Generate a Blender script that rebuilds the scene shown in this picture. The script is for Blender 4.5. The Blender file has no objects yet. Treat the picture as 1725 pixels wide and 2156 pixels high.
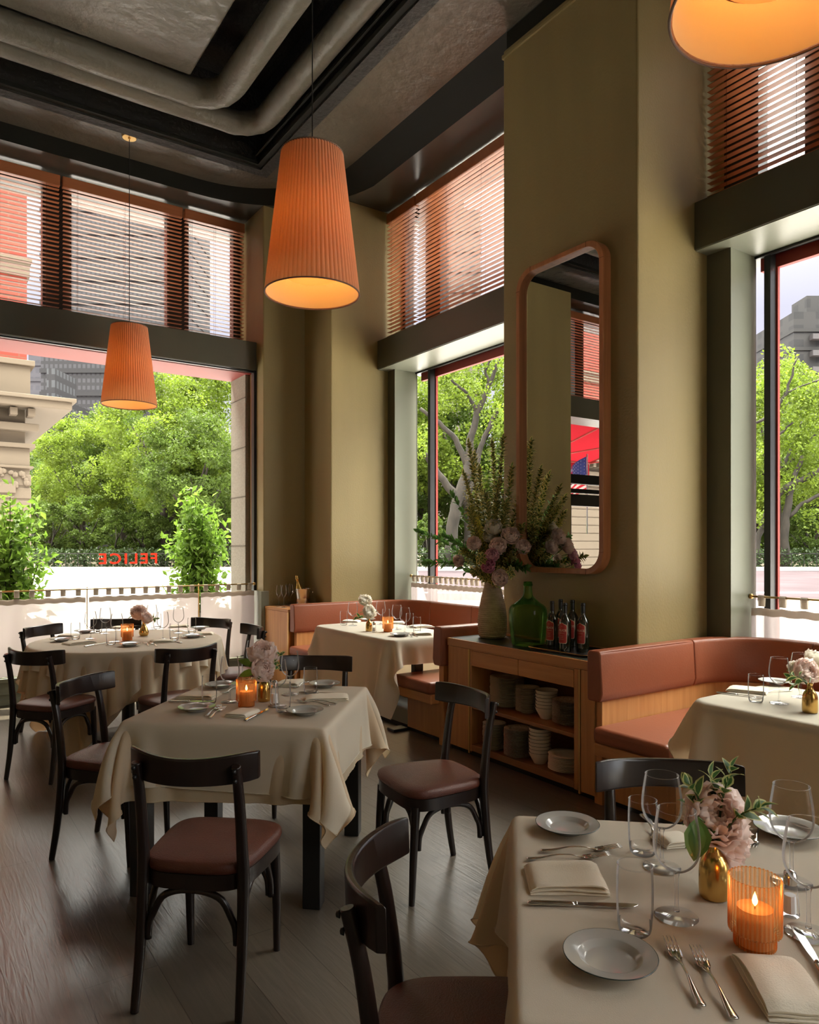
import bpy, bmesh, math, random
import numpy as np
from mathutils import Vector, Matrix, noise
R=math.radians; PI=math.pi
SC=bpy.context.scene; COL=SC.collection
# ------------------------------------------------------------------ camera, world, sun, exposure
F_PX=1524.6135; TH=R(34.6188); HC=1.48
cam=bpy.data.cameras.new('camera'); co=bpy.data.objects.new('camera',cam); COL.objects.link(co)
cam.sensor_fit='HORIZONTAL'; cam.sensor_width=36; cam.lens=F_PX/1725*36; cam.shift_y=70/1725
cam.clip_start=.05; cam.clip_end=600
co.location=(0,0,HC); co.rotation_euler=(R(90),0,-TH); SC.camera=co
def at(px,py,z):
    "point of the horizontal plane z that the camera sees at a pixel of the 1725 wide frame"
    d=F_PX*(HC-z)/(py-1148.); r=(px-862.5)/F_PX*d
    return Vector((d*math.sin(TH)+r*math.cos(TH), d*math.cos(TH)-r*math.sin(TH), z))
SC.view_settings.view_transform='Standard'; SC.view_settings.look='None'
SC.view_settings.gamma=1; SC.view_settings.use_curve_mapping=False
SC.view_settings.exposure=0.28
cy=SC.cycles
cy.max_bounces=9; cy.diffuse_bounces=5; cy.glossy_bounces=4; cy.transmission_bounces=8; cy.transparent_max_bounces=16
cy.caustics_reflective=False; cy.caustics_refractive=False; cy.sample_clamp_indirect=4; cy.blur_glossy=.5
cy.use_denoising=True
try: cy.denoiser='OPENIMAGEDENOISE'
except Exception: pass
cy.use_adaptive_sampling=True; cy.adaptive_threshold=.02
w=bpy.data.worlds.new('sky'); SC.world=w; w.use_nodes=True
nt=w.node_tree; N=nt.nodes; L=nt.links
bg=N['Background']; tc=N.new('ShaderNodeTexCoord'); sp=N.new('ShaderNodeSeparateXYZ'); rp=N.new('ShaderNodeValToRGB')
L.new(tc.outputs['Generated'],sp.inputs[0]); L.new(sp.outputs[2],rp.inputs[0]); L.new(rp.outputs[0],bg.inputs[0])
e=rp.color_ramp.elements
e[0].position=0; e[0].color=(.098,.094,.104,1); e[1].position=1; e[1].color=(2.1,2.05,1.9,1)
for p,c in ((.28,(.09,.088,.108,1)),(.40,(.14,.138,.15,1)),(.62,(1.9,1.82,1.64,1))):
    x=e.new(p); x.color=c
bg.inputs[1].default_value=8.0
def light(name,kind,loc,energy,color,rot=(0,0,0),**k):
    l=bpy.data.lights.new(name,kind); l.energy=energy; l.color=color
    for a,b in k.items(): setattr(l,a,b)
    o=bpy.data.objects.new(name,l); COL.objects.link(o); o.location=loc; o.rotation_euler=rot; return o
sd=Vector((-.07,-.34,-.94))
so=light('sun','SUN',(0,20,40),12.0,(1,.90,.70),angle=R(.6)); so.rotation_euler=sd.to_track_quat('-Z','Y').to_euler()
# added area lights out of view, lifting the brightness of the room
light('window_daylight','AREA',(4.2,-2.6,2.5),115,(.93,.97,1),(0,R(78),0),shape='RECTANGLE',size=3.0,size_y=2.7)
light('window_daylight','AREA',(-3.6,-1.0,2.6),2,(1,.96,.92),(0,R(-82),0),shape='RECTANGLE',size=3.0,size_y=4.5)
light('window_daylight','AREA',(3.3,-4.6,2.6),58,(1,.97,.93),(R(82),0,R(-4)),shape='RECTANGLE',size=2.4,size_y=2.6)

# ------------------------------------------------------------------ materials
MATS={}
def mat(name,col,rough=.6,metal=0,bump=0,bscale=20,var=0,vscale=(4,4,4),spec=.5,trans=0,emit=None,sheen=0,coat=0,detail=4,col2=None,translucent=0,tcol=None):
    m=bpy.data.materials.new(name); m.use_nodes=True; nt=m.node_tree; N=nt.nodes; L=nt.links
    b=N['Principled BSDF']; b.inputs['Base Color'].default_value=(*col,1); b.inputs['Roughness'].default_value=rough
    b.inputs['Metallic'].default_value=metal; b.inputs['Specular IOR Level'].default_value=spec
    b.inputs['Coat Weight'].default_value=coat; b.inputs['Coat Roughness'].default_value=.15
    if sheen: b.inputs['Sheen Weight'].default_value=sheen
    if trans: b.inputs['Transmission Weight'].default_value=trans
    if emit: b.inputs['Emission Color'].default_value=(*emit[:3],1); b.inputs['Emission Strength'].default_value=emit[3]
    tc=N.new('ShaderNodeTexCoord')
    if var or col2:
        mp=N.new('ShaderNodeMapping'); mp.inputs['Scale'].default_value=vscale; L.new(tc.outputs['Object'],mp.inputs[0])
        n=N.new('ShaderNodeTexNoise'); n.inputs['Scale'].default_value=1; n.inputs['Detail'].default_value=detail; L.new(mp.outputs[0],n.inputs[0])
        r=N.new('ShaderNodeValToRGB'); L.new(n.outputs[0],r.inputs[0]); r.color_ramp.elements[0].position=.3; r.color_ramp.elements[1].position=.7
        c2=col2 or tuple(min(1,c*(1+var)) for c in col); c1=col if col2 else tuple(c*(1-var) for c in col)
        r.color_ramp.elements[0].color=(*c1,1); r.color_ramp.elements[1].color=(*c2,1); L.new(r.outputs[0],b.inputs['Base Color'])
    if bump:
        n2=N.new('ShaderNodeTexNoise'); n2.inputs['Scale'].default_value=bscale; n2.inputs['Detail'].default_value=5; L.new(tc.outputs['Object'],n2.inputs[0])
        bp=N.new('ShaderNodeBump'); bp.inputs['Strength'].default_value=bump; bp.inputs['Distance'].default_value=.02; L.new(n2.outputs[0],bp.inputs['Height']); L.new(bp.outputs[0],b.inputs['Normal'])
    if translucent:
        t=N.new('ShaderNodeBsdfTranslucent'); t.inputs[0].default_value=(*col,1); mx=N.new('ShaderNodeMixShader'); mx.inputs[0].default_value=translucent
        src=b.inputs['Base Color'].links
        if tcol: t.inputs[0].default_value=(*tcol,1)
        elif src: L.new(src[0].from_socket,t.inputs[0])
        L.new(b.outputs[0],mx.inputs[1]); L.new(t.outputs[0],mx.inputs[2]); L.new(mx.outputs[0],N['Material Output'].inputs[0])
    MATS[name]=m; return m
def wood(name,c1,c2,axis='z',scale=1,rough=.4,coat=0):
    m=mat(name,c1,rough,coat=coat); nt=m.node_tree; N=nt.nodes; L=nt.links; b=N['Principled BSDF']
    tc=N.new('ShaderNodeTexCoord'); mp=N.new('ShaderNodeMapping'); L.new(tc.outputs['Object'],mp.inputs[0])
    s={'z':(30,30,1.6),'y':(30,1.6,30),'x':(1.6,30,30)}[axis]; mp.inputs['Scale'].default_value=[a*scale for a in s]
    n=N.new('ShaderNodeTexNoise'); n.inputs['Scale'].default_value=1; n.inputs['Detail'].default_value=6; n.inputs['Distortion'].default_value=.6; L.new(mp.outputs[0],n.inputs[0])
    r=N.new('ShaderNodeValToRGB'); r.color_ramp.elements[0].position=.25; r.color_ramp.elements[1].position=.75
    r.color_ramp.elements[0].color=(*c1,1); r.color_ramp.elements[1].color=(*c2,1); L.new(n.outputs[0],r.inputs[0]); L.new(r.outputs[0],b.inputs['Base Color'])
    bp=N.new('ShaderNodeBump'); bp.inputs['Strength'].default_value=.15; bp.inputs['Distance'].default_value=.004; L.new(n.outputs[0],bp.inputs['Height']); L.new(bp.outputs[0],b.inputs['Normal'])
    return m
def thin_glass(name,tint=(1,1,1),refl=.06,rough=0.0,edge=.0,etint=None):
    "thin clear pane: straight transmission plus a fresnel reflection"
    m=bpy.data.materials.new(name); m.use_nodes=True; nt=m.node_tree; N=nt.nodes; L=nt.links; N.remove(N['Principled BSDF'])
    t=N.new('ShaderNodeBsdfTransparent'); t.inputs[0].default_value=(*tint,1); g=N.new('ShaderNodeBsdfGlossy'); g.inputs['Roughness'].default_value=rough
    lw=N.new('ShaderNodeLayerWeight'); lw.inputs[0].default_value=refl; mx=N.new('ShaderNodeMixShader')
    if edge:
        ml=N.new('ShaderNodeMath'); ml.operation='MULTIPLY'; ml.inputs[1].default_value=edge; L.new(lw.outputs['Facing'],ml.inputs[0])
        ad=N.new('ShaderNodeMath'); ad.operation='ADD'; ad.use_clamp=True; L.new(ml.outputs[0],ad.inputs[0]); L.new(lw.outputs['Fresnel'],ad.inputs[1]); L.new(ad.outputs[0],mx.inputs[0])
    else: L.new(lw.outputs['Fresnel'],mx.inputs[0])
    gs=g.outputs[0]
    if etint:
        mc=N.new('ShaderNodeMix'); mc.data_type='RGBA'; mc.inputs[6].default_value=(*tint,1); mc.inputs[7].default_value=(*etint,1); L.new(lw.outputs['Facing'],mc.inputs[0]); L.new(mc.outputs[2],t.inputs[0])
    if edge:   # pale diffuse at grazing edges paints the light that glass rims catch
        d=N.new('ShaderNodeBsdfDiffuse'); d.inputs[0].default_value=(.85*tint[0],.85*tint[1],.85*tint[2],1); mg=N.new('ShaderNodeMixShader'); mg.inputs[0].default_value=.25; L.new(g.outputs[0],mg.inputs[1]); L.new(d.outputs[0],mg.inputs[2]); gs=mg.outputs[0]
    L.new(t.outputs[0],mx.inputs[1]); L.new(gs,mx.inputs[2]); L.new(mx.outputs[0],N['Material Output'].inputs[0]); MATS[name]=m; return m
def glass(name,col=(1,1,1),ior=1.45,rough=0):
    m=bpy.data.materials.new(name); m.use_nodes=True; N=m.node_tree.nodes; L=m.node_tree.links; N.remove(N['Principled BSDF'])
    g=N.new('ShaderNodeBsdfGlass'); g.inputs['Color'].default_value=(*col,1); g.inputs['IOR'].default_value=ior; g.inputs['Roughness'].default_value=rough
    L.new(g.outputs[0],N['Material Output'].inputs[0]); MATS[name]=m; return m
def sheer(name,col,tr,tl,tscale=None):
    "sheer cloth: part open weave, part translucent, part diffuse"
    m=bpy.data.materials.new(name); m.use_nodes=True; nt=m.node_tree; N=nt.nodes; L=nt.links; N.remove(N['Principled BSDF'])
    d=N.new('ShaderNodeBsdfDiffuse'); d.inputs[0].default_value=(*col,1); t=N.new('ShaderNodeBsdfTranslucent'); t.inputs[0].default_value=(*col,1); o=N.new('ShaderNodeBsdfTransparent')
    a=N.new('ShaderNodeMixShader'); a.inputs[0].default_value=tl; b=N.new('ShaderNodeMixShader'); b.inputs[0].default_value=tr
    L.new(d.outputs[0],a.inputs[1]); L.new(t.outputs[0],a.inputs[2]); L.new(a.outputs[0],b.inputs[1]); L.new(o.outputs[0],b.inputs[2]); L.new(b.outputs[0],N['Material Output'].inputs[0])
    MATS[name]=m; return m

WALL=mat('olive_plaster',(.285,.222,.094),.5,bump=.12,bscale=60,var=.10,vscale=(2.5,2.5,.35),detail=6,spec=.45)
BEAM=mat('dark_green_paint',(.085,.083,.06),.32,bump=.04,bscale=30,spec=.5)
REVEAL=mat('sage_green_paint',(.235,.25,.188),.36,bump=.04,bscale=20,spec=.5)  # own sage on the panelling; painted-in light on returns and beam undersides
CEIL=mat('bronze_ceiling_plaster',(.13,.118,.093),.27,bump=.9,bscale=9,var=.12,vscale=(1.5,1.5,1.5),spec=.5)
DARK=mat('black_green_paint',(.010,.0105,.0075),.62,spec=.25)
SOFT=mat('glossy_green_soffit',(.07,.07,.058),.2,spec=.6)
VOID=mat('black_coffer_plaster',(.02,.019,.016),.6,bump=.7,bscale=25)
DUCT=mat('painted_duct_wrap',(.13,.122,.095),.36,bump=.55,bscale=14,spec=.5)
RED=mat('red_exterior_paint',(.27,.026,.018),.6)
STONE=mat('granite_jamb',(.27,.25,.20),.8,bump=.3,bscale=120,var=.15,vscale=(60,60,60))
OAK=wood('honey_oak',(.45,.195,.062),(.60,.30,.11),'z')
OAKH=wood('honey_oak_horizontal',(.45,.195,.062),(.60,.30,.11),'y')
DEEPOAK=wood('shadowed_oak_interior',(.24,.10,.035),(.34,.15,.055),'y')  # oak copy darkened in colour for the shade inside the shelves
BLINDM=wood('cedar_blind_wood',(.32,.10,.037),(.43,.155,.06),'x',.3)
ROSE=wood('rose_oak_frame',(.34,.13,.048),(.47,.205,.085),'z')
CHAIRW=wood('dark_stained_beech',(.011,.0065,.0055),(.020,.011,.009),'z',1,.28)
LEATH=mat('brown_leather',(.105,.03,.018),.38,bump=.25,bscale=260,var=.15,vscale=(8,8,8),spec=.5)
BLEATH=mat('russet_banquette_leather',(.28,.086,.042),.40,bump=.06,bscale=90,var=.05,vscale=(3,3,3),spec=.45)
LINEN=mat('ivory_table_linen',(.79,.73,.61),.85,bump=.1,bscale=400,spec=.2,translucent=.34,tcol=(.82,.62,.38))
NAPK=mat('cream_napkin_cotton',(.82,.75,.62),.9,bump=.12,bscale=300,spec=.15)
BRASS=mat('brushed_brass',(.62,.40,.14),.28,1)
GOLD=mat('gold_lacquer',(.60,.38,.12),.2,1,bump=.03,bscale=40)
STEEL=mat('polished_steel',(.62,.60,.57),.16,1)
BLACKM=mat('black_steel',(.012,.012,.012),.35,spec=.5)
CERAM=mat('grey_glazed_ceramic',(.40,.39,.36),.12,spec=.6)
RIMM=mat('dark_rim_glaze',(.045,.06,.055),.25)
PATT=mat('patterned_glaze',(.55,.40,.33),.2,col2=(.82,.74,.66),vscale=(90,90,90))
CREAMC=mat('cream_stoneware',(.80,.70,.58),.35)
GLAS=thin_glass('clear_window_glass',(.97,.98,.97),.04)
WGLAS=thin_glass('crystal_bowl_glass',(.992,.992,.992),.10,0,.07)
TGLAS=thin_glass('clear_thick_glass',(.975,.975,.975),.16,.01,.10)
MIRR=mat('mirror_silver',(.92,.92,.92),0,1)
CLOTH_S=sheer('sheer_linen',(.43,.375,.37),.10,.5)
CLOTH_T=sheer('linen_tab',(.40,.34,.27),.03,.35)
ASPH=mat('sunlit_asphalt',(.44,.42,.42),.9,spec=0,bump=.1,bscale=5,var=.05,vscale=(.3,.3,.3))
PAVE=mat('pale_pavement',(.62,.58,.55),.9,var=.06,vscale=(1,1,1))
BARK=mat('plane_tree_bark',(.011,.0085,.006),.9,col2=(.030,.024,.017),vscale=(3,3,1.2))
def leafm(name,c,tl=.5): return mat(name,c,.55,var=.45,vscale=(.6,.6,.6),translucent=tl,spec=.3)
LEAF=leafm('sunny_plane_leaves',(.13,.19,.02)); LEAF2=leafm('deep_green_leaves',(.075,.12,.018))
SHRUBL=leafm('glossy_shrub_leaves',(.14,.25,.03))

# ------------------------------------------------------------------ mesh helpers
class B:
    def __init__(s): s.v=[]; s.f=[]; s.m=[]; s.mi=0
    def add(s,v,f):
        o=len(s.v); s.v+= [tuple(p) for p in v]; s.f+=[tuple(i+o for i in q) for q in f]; s.m+=[s.mi]*len(f); return s
    def box(s,a,b,M=None):
        x0,y0,z0=a; x1,y1,z1=b
        v=[(x0,y0,z0),(x1,y0,z0),(x1,y1,z0),(x0,y1,z0),(x0,y0,z1),(x1,y0,z1),(x1,y1,z1),(x0,y1,z1)]
        if M: v=[M@Vector(p) for p in v]
        return s.add(v,[(3,2,1,0),(4,5,6,7),(0,1,5,4),(1,2,6,5),(2,3,7,6),(3,0,4,7)])
    def lathe(s,prof,n=32,c=(0,0,0),close=False,M=None,sx=1,sy=1):
        v=[];f=[]; k=len(prof)
        for i in range(n):
            a=2*PI*i/n
            for r,z in prof: v.append(Vector((r*math.cos(a)*sx+c[0],r*math.sin(a)*sy+c[1],z+c[2])))
        if M: v=[M@p for p in v]
        for i in range(n):
            j=(i+1)%n
            for q in range(k-1):
                f.append((i*k+q,j*k+q,j*k+q+1,i*k+q+1))
            if close: f.append((i*k+k-1,j*k+k-1,j*k,i*k))
        return s.add(v,f)
    def tube(s,pts,r,n=8,cap=True,flat=1.0,up=None):
        pts=[Vector(p) for p in pts]; m=len(pts); rr=r if hasattr(r,'__len__') else [r]*m
        v=[];f=[]; prev=None
        for i,p in enumerate(pts):
            t=(pts[min(i+1,m-1)]-pts[max(i-1,0)]).normalized()
            if prev is None:
                u=Vector(up) if up else (Vector((0,0,1)) if abs(t.z)<.9 else Vector((1,0,0)))
            else: u=prev
            u=(u-t*u.dot(t)).normalized(); prev=u; w_=t.cross(u)
            for j in range(n):
                a=2*PI*j/n; v.append(p+u*math.cos(a)*rr[i]*flat+w_*math.sin(a)*rr[i])
        for i in range(m-1):
            for j in range(n):
                k=(j+1)%n; f.append((i*n+j,i*n+k,(i+1)*n+k,(i+1)*n+j))
        if cap: f.append(tuple(range(n-1,-1,-1))); f.append(tuple((m-1)*n+j for j in range(n)))
        return s.add(v,f)
    def prism(s,poly,z0,z1,M=None):
        n=len(poly); v=[Vector((x,y,z0)) for x,y in poly]+[Vector((x,y,z1)) for x,y in poly]
        if M: v=[M@p for p in v]
        return s.add(v,[tuple(range(n-1,-1,-1)),tuple(range(n,2*n))]+[(i,(i+1)%n,(i+1)%n+n,i+n) for i in range(n)])
    def obj(s,name,m,parent=None,smooth=False,bevel=0,seg=2,sub=0,loc=None,rot=None,angle=None):
        me=bpy.data.meshes.new(name); me.from_pydata(s.v,[],s.f)
        ms=m if isinstance(m,(list,tuple)) else [m]
        for x in ms: me.materials.append(x)
        if len(ms)>1: me.polygons.foreach_set('material_index',s.m)
        me.update()
        if smooth:
            me.polygons.foreach_set('use_smooth',[True]*len(me.polygons))
            if angle: me.set_sharp_from_angle(angle=R(angle))
        o=bpy.data.objects.new(name,me); COL.objects.link(o)
        if parent: o.parent=parent
        if loc is not None: o.location=loc
        if rot is not None: o.rotation_euler=rot
        if bevel:
            b=o.modifiers.new('bevel','BEVEL'); b.width=bevel; b.segments=seg; b.limit_method='ANGLE'; b.angle_limit=R(35)
        if sub:
            b=o.modifiers.new('sub','SUBSURF'); b.levels=b.render_levels=sub
        return o
def rrect(x0,y0,x1,y1,r,n=6):
    p=[]
    for cx,cy,a in ((x1-r,y1-r,0),(x0+r,y1-r,90),(x0+r,y0+r,180),(x1-r,y0+r,270)):
        for i in range(n+1):
            t=R(a+90*i/n); p.append((cx+r*math.cos(t),cy+r*math.sin(t)))
    return p
def thing(name,label,cat,loc=(0,0,0),rz=0,group=None):
    o=bpy.data.objects.new(name,None); COL.objects.link(o); o.location=loc; o.rotation_euler=(0,0,rz); o.empty_display_size=.1
    o['label']=label; o['category']=cat
    if group: o['group']=group
    return o
def tag(o,label,cat,group=None,kind=None):
    o['label']=label; o['category']=cat
    if group: o['group']=group
    if kind: o['kind']=kind
    return o
def struct(o): o['kind']='structure'; return o
def kids(o): return [c for c in bpy.data.objects if c.parent==o]
def dup(src,label,loc=None,rz=None,group=None,scale=None,rot=None):
    def cp(o,par):
        c=o.copy(); COL.objects.link(c)
        if par: c.parent=par
        for k in o.children: cp(k,c)
        return c
    c=cp(src,None)
    if loc is not None: c.location=loc
    if rz is not None: c.rotation_euler=(0,0,rz)
    if rot is not None: c.rotation_euler=rot
    if scale is not None: c.scale=(scale,)*3 if not hasattr(scale,'__len__') else scale
    c['label']=label
    if group: c['group']=group
    return c
def Sbox(name,a,b,m,bevel=0): return struct(B().box(a,b).obj(name,m,bevel=bevel))
def rotz(a,loc=(0,0,0)): return Matrix.Translation(loc)@Matrix.Rotation(a,4,'Z')
# ------------------------------------------------------------------ room shell
XM=3.68; XR=4.40; XG=4.69; YP=7.417; YR=7.96; YG=7.64; XC=3.181
Sbox('floor',(-4.6,-5.6,-.06),(4.75,7.72,0),None)
def floor_mat():
    m=bpy.data.materials.new('oiled_oak_planks'); m.use_nodes=True; nt=m.node_tree; N=nt.nodes; L=nt.links; b=N['Principled BSDF']
    tc=N.new('ShaderNodeTexCoord'); mp=N.new('ShaderNodeMapping'); mp.inputs['Rotation'].default_value=(0,0,R(90)); L.new(tc.outputs['Object'],mp.inputs[0])
    br=N.new('ShaderNodeTexBrick'); L.new(mp.outputs[0],br.inputs[0]); br.inputs['Scale'].default_value=1; br.inputs['Brick Width'].default_value=1.9; br.inputs['Row Height'].default_value=.24
    br.inputs['Mortar Size'].default_value=.0016; br.offset=.37; br.inputs['Color1'].default_value=(.118,.100,.080,1); br.inputs['Color2'].default_value=(.165,.142,.116,1); br.inputs['Mortar'].default_value=(.05,.035,.025,1)
    mp2=N.new('ShaderNodeMapping'); mp2.inputs['Scale'].default_value=(38,3.2,1); mp2.inputs['Rotation'].default_value=(0,0,R(8)); L.new(tc.outputs['Object'],mp2.inputs[0])
    n=N.new('ShaderNodeTexNoise'); n.inputs['Scale'].default_value=1.3; n.inputs['Detail'].default_value=7; n.inputs['Distortion'].default_value=1.2; L.new(mp2.outputs[0],n.inputs[0])
    r=N.new('ShaderNodeValToRGB'); r.color_ramp.elements[0].color=(.62,.62,.62,1); r.color_ramp.elements[1].color=(1.2,1.2,1.2,1); L.new(n.outputs[0],r.inputs[0])
    mx=N.new('ShaderNodeMix'); mx.data_type='RGBA'; mx.blend_type='MULTIPLY'; mx.inputs[0].default_value=1; L.new(br.outputs[0],mx.inputs[6]); L.new(r.outputs[0],mx.inputs[7]); L.new(mx.outputs[2],b.inputs['Base Color'])
    b.inputs['Roughness'].default_value=.29; b.inputs['Specular IOR Level'].default_value=.75
    bp=N.new('ShaderNodeBump'); bp.inputs['Strength'].default_value=.35; bp.inputs['Distance'].default_value=.003; L.new(n.outputs[0],bp.inputs['Height']); L.new(bp.outputs[0],b.inputs['Normal'])
    return m
bpy.data.objects['floor'].data.materials.clear(); bpy.data.objects['floor'].data.materials.append(floor_mat())
# pillars of the right hand wall: faces at XM, window bays between them
def rpillar(name,y0,y1):
    b=B().box((XM,y0,0),(4.76,y1,5.20)).obj(name,WALL,bevel=.012); struct(b)
rpillar('wall_right',2.864,4.087)
rpillar('wall_corner',6.80,8.25)
rpillar('wall_right_near',-1.12,.12)
rpillar('wall_right_rear',-5.6,-4.1)
for nm,y0,y1 in (('trim_1',2.864,4.087),('trim_2',6.80,7.417),('trim_3',-1.12,.12)):
    struct(B().box((XM-.012,y0-.008,5.135),(XM+.05,y1+.008,5.165)).obj(nm,WALL,bevel=.006))
# far (left in the picture) wall
struct(B().box((XC,YP,0),(XM+.02,8.25,5.20)).obj('wall_far',WALL,bevel=.012))
struct(B().box((-.72,YP,0),(.17,8.3,5.20)).obj('wall_far_left',WALL,bevel=.012))
struct(B().box((-4.8,YP,0),(-3.7,8.3,5.20)).obj('wall_far_side',WALL,bevel=.012))
struct(B().box((-4.8,-5.8,0),(-4.6,YP,5.6)).obj('wall_left',WALL))
struct(B().box((-4.8,-5.8,0),(5.2,-5.6,5.6)).obj('wall_back',WALL))
# green skirting strip of the far pillar, seen beside the window
struct(B().box((XC-.03,YP-.012,0),(XC+.06,YG+.05,.98)).obj('baseboard_far',REVEAL,bevel=.004))
# ceiling: perimeter soffit with a rounded outer corner, coffer, glossy pocket over the blinds
def arc(cx,cy,r,a0,a1,n): return [(cx+r*math.cos(R(a0+(a1-a0)*i/n)),cy+r*math.sin(R(a0+(a1-a0)*i/n))) for i in range(n+1)]
Zc=5.36; Zs=5.195; rad=1.2
path=[(-4.6,7.58)]+arc(3.71-rad,7.58-rad,rad,90,0,16)+[(3.71,-5.6)]
def soffit():
    # flat ring between the coffer edge and the outer line
    inner=[(-4.6,6.985)]+[(2.965,6.985)]+[(2.965,-5.6)]
    b=B(); n=len(path); v=[(x,y,Zc) for x,y in path]+[(x,y,Zc) for x,y in inner]; a=n
    f=[]
    for i in range(n-1):
        # connect to nearest inner corner
        k=a if i==0 else (a+1)
        if i==0: f.append((0,1,a+1,a))
        elif i==n-2: f.append((i,i+1,a+2,a+1))
        else: f.append((i,i+1,a+1))
    b.add(v,f); return struct(b.obj('ceiling',CEIL))
soffit()
def fascia():
    b=B(); n=len(path); out=[]
    for i,(x,y) in enumerate(path):
        t=i/(n-1); k=min(1,max(0,(i-1)/16.)); 
        a=R(90*(1-k)); off=.24*k**1.5 if i<n-1 else .24
        if i==0: off=0
        out.append((x+off*math.cos(a)*1.0,y+off*math.sin(a)*.6,Zs))
    v=[(x,y,Zc) for x,y in path]+out
    b.add(v,[(i,i+n,i+1+n,i+1) for i in range(n-1)])
    struct(b.obj('trim_4',DARK,smooth=True,angle=50))
    # glossy pocket from the fascia's lower edge to above the blinds
    far=[(-4.6,8.6)]+[(out[i][0] if i<9 else 4.9, 8.6 if i<9 else out[i][1]) for i in range(1,n-1)]+[(4.9,-5.6)]
    v=out+[(x,y,Zs-.01) for x,y in far]
    b2=B().add(v,[(i,i+n,i+1+n,i+1) for i in range(n-1)])
    c=B().add([(4.9,8.6,Zs-.01),out[9],(out[8][0],8.6,Zs-.01),(4.9,out[9][1],Zs-.01)],[(0,2,1),(0,1,3)])
    b2.v+=c.v; b2.f+=[tuple(i+2*n for i in q) for q in c.f]; b2.m+=[0,0]
    struct(b2.obj('ceiling_pocket',SOFT,smooth=False))
fascia()
# crowns closing the gap between pillar tops and the soffit, coffer walls and roof
Sbox('ceiling_crown',(XM+.035,2.864,5.19),(4.9,4.087,5.6),DARK); Sbox('ceiling_crown_corner',(XM+.035,6.8,5.19),(4.9,8.6,5.6),DARK)
Sbox('ceiling_crown_near',(XM+.035,-1.12,5.19),(4.9,.12,5.6),DARK); Sbox('ceiling_crown_far',(-.72,7.59,5.19),(.17,8.3,5.6),DARK)
b=B(); Zt=6.15
b.box((-4.6,6.985,Zc-.03),(2.965,7.10,Zt)); b.box((2.965,-5.6,Zc-.03),(3.08,7.10,Zt)); b.box((-4.6,-5.6,Zt),(3.08,7.1,Zt+.1))
struct(b.obj('ceiling_coffer',VOID))
b=B(); b.box((-4.6,6.93,Zc-.012),(2.93,6.985,Zc+.03)); b.box((2.91,-5.6,Zc-.012),(2.965,6.985,Zc+.03)); b.box((2.87,-5.6,Zc+.05),(2.89,6.9,Zc+.08))
struct(b.obj('trim_5',DARK,bevel=.004))
b=B(); b.box((-4.6,-5.6,5.58),(2.02,6.30,5.75)); struct(b.obj('ceiling_panel',CEIL,bevel=.02))
def duct(name,cx,cy,z,r,label):
    p=[(-4.6,cy,z)]; p+= [(x,cy,z) for x in np.linspace(-4,cx-.35,10)]+[(x,y,z) for x,y in arc(cx-.3,cy-.3,.3,82,8,8)]+[(cx,y,z) for y in np.linspace(cy-.35,-5,12)]
    rr=[r*(1+.035*math.sin(i*2.3)) for i in range(len(p))]
    o=B().tube(p,rr,20).obj(name,DUCT,smooth=True); tag(o,label,'duct')
    return o
duct('ceiling_duct',2.76,6.62,5.50,.105,'olive grey wrapped duct bending round the coffer corner, outer of the two')
duct('ceiling_duct',2.33,6.43,5.53,.12,'thicker wrapped duct beside the plaster panel, inner of the two')

# ------------------------------------------------------------------ beams, frames, glass
BZ0,BZ1=3.425,3.74
for nm,y0,y1 in (('trim_6',4.087,6.80),('trim_7',.12,2.864),('trim_8',-4.1,-1.12)):
    Sbox(nm,(4.26,y0,BZ0),(4.9,y1,BZ1),BEAM,.006)
Sbox('trim_9',(.17,7.605,BZ0),(XC,8.1,BZ1),BEAM,.006)
Sbox('trim_10',(-3.7,7.605,BZ0),(-.72,8.1,BZ1),BEAM,.006)
for nm,y0,y1 in (('trim_11',6.665,6.80),('trim_12',2.695,2.864),('trim_13',4.087,4.25),('trim_14',.12,.29)):
    Sbox(nm,(XR,y0,0),(XG+.02,y1,BZ0),BEAM,.003)
    s=1 if nm in('trim_13','trim_14') else -1; e=y0 if s<0 else y1
    # paler copy of the lining paint; light on each return is in its colour
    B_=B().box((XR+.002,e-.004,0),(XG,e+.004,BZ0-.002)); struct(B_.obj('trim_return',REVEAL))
for nm,y0,y1 in (('trim_15',4.087,6.80),('trim_16',.12,2.864),('trim_17',-4.1,-1.12)):   # beam undersides, light from below put into a paler copy of the paint
    Sbox(nm,(4.27,y0+.004,BZ0-.004),(XG,y1-.004,BZ0+.01),REVEAL)
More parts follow.
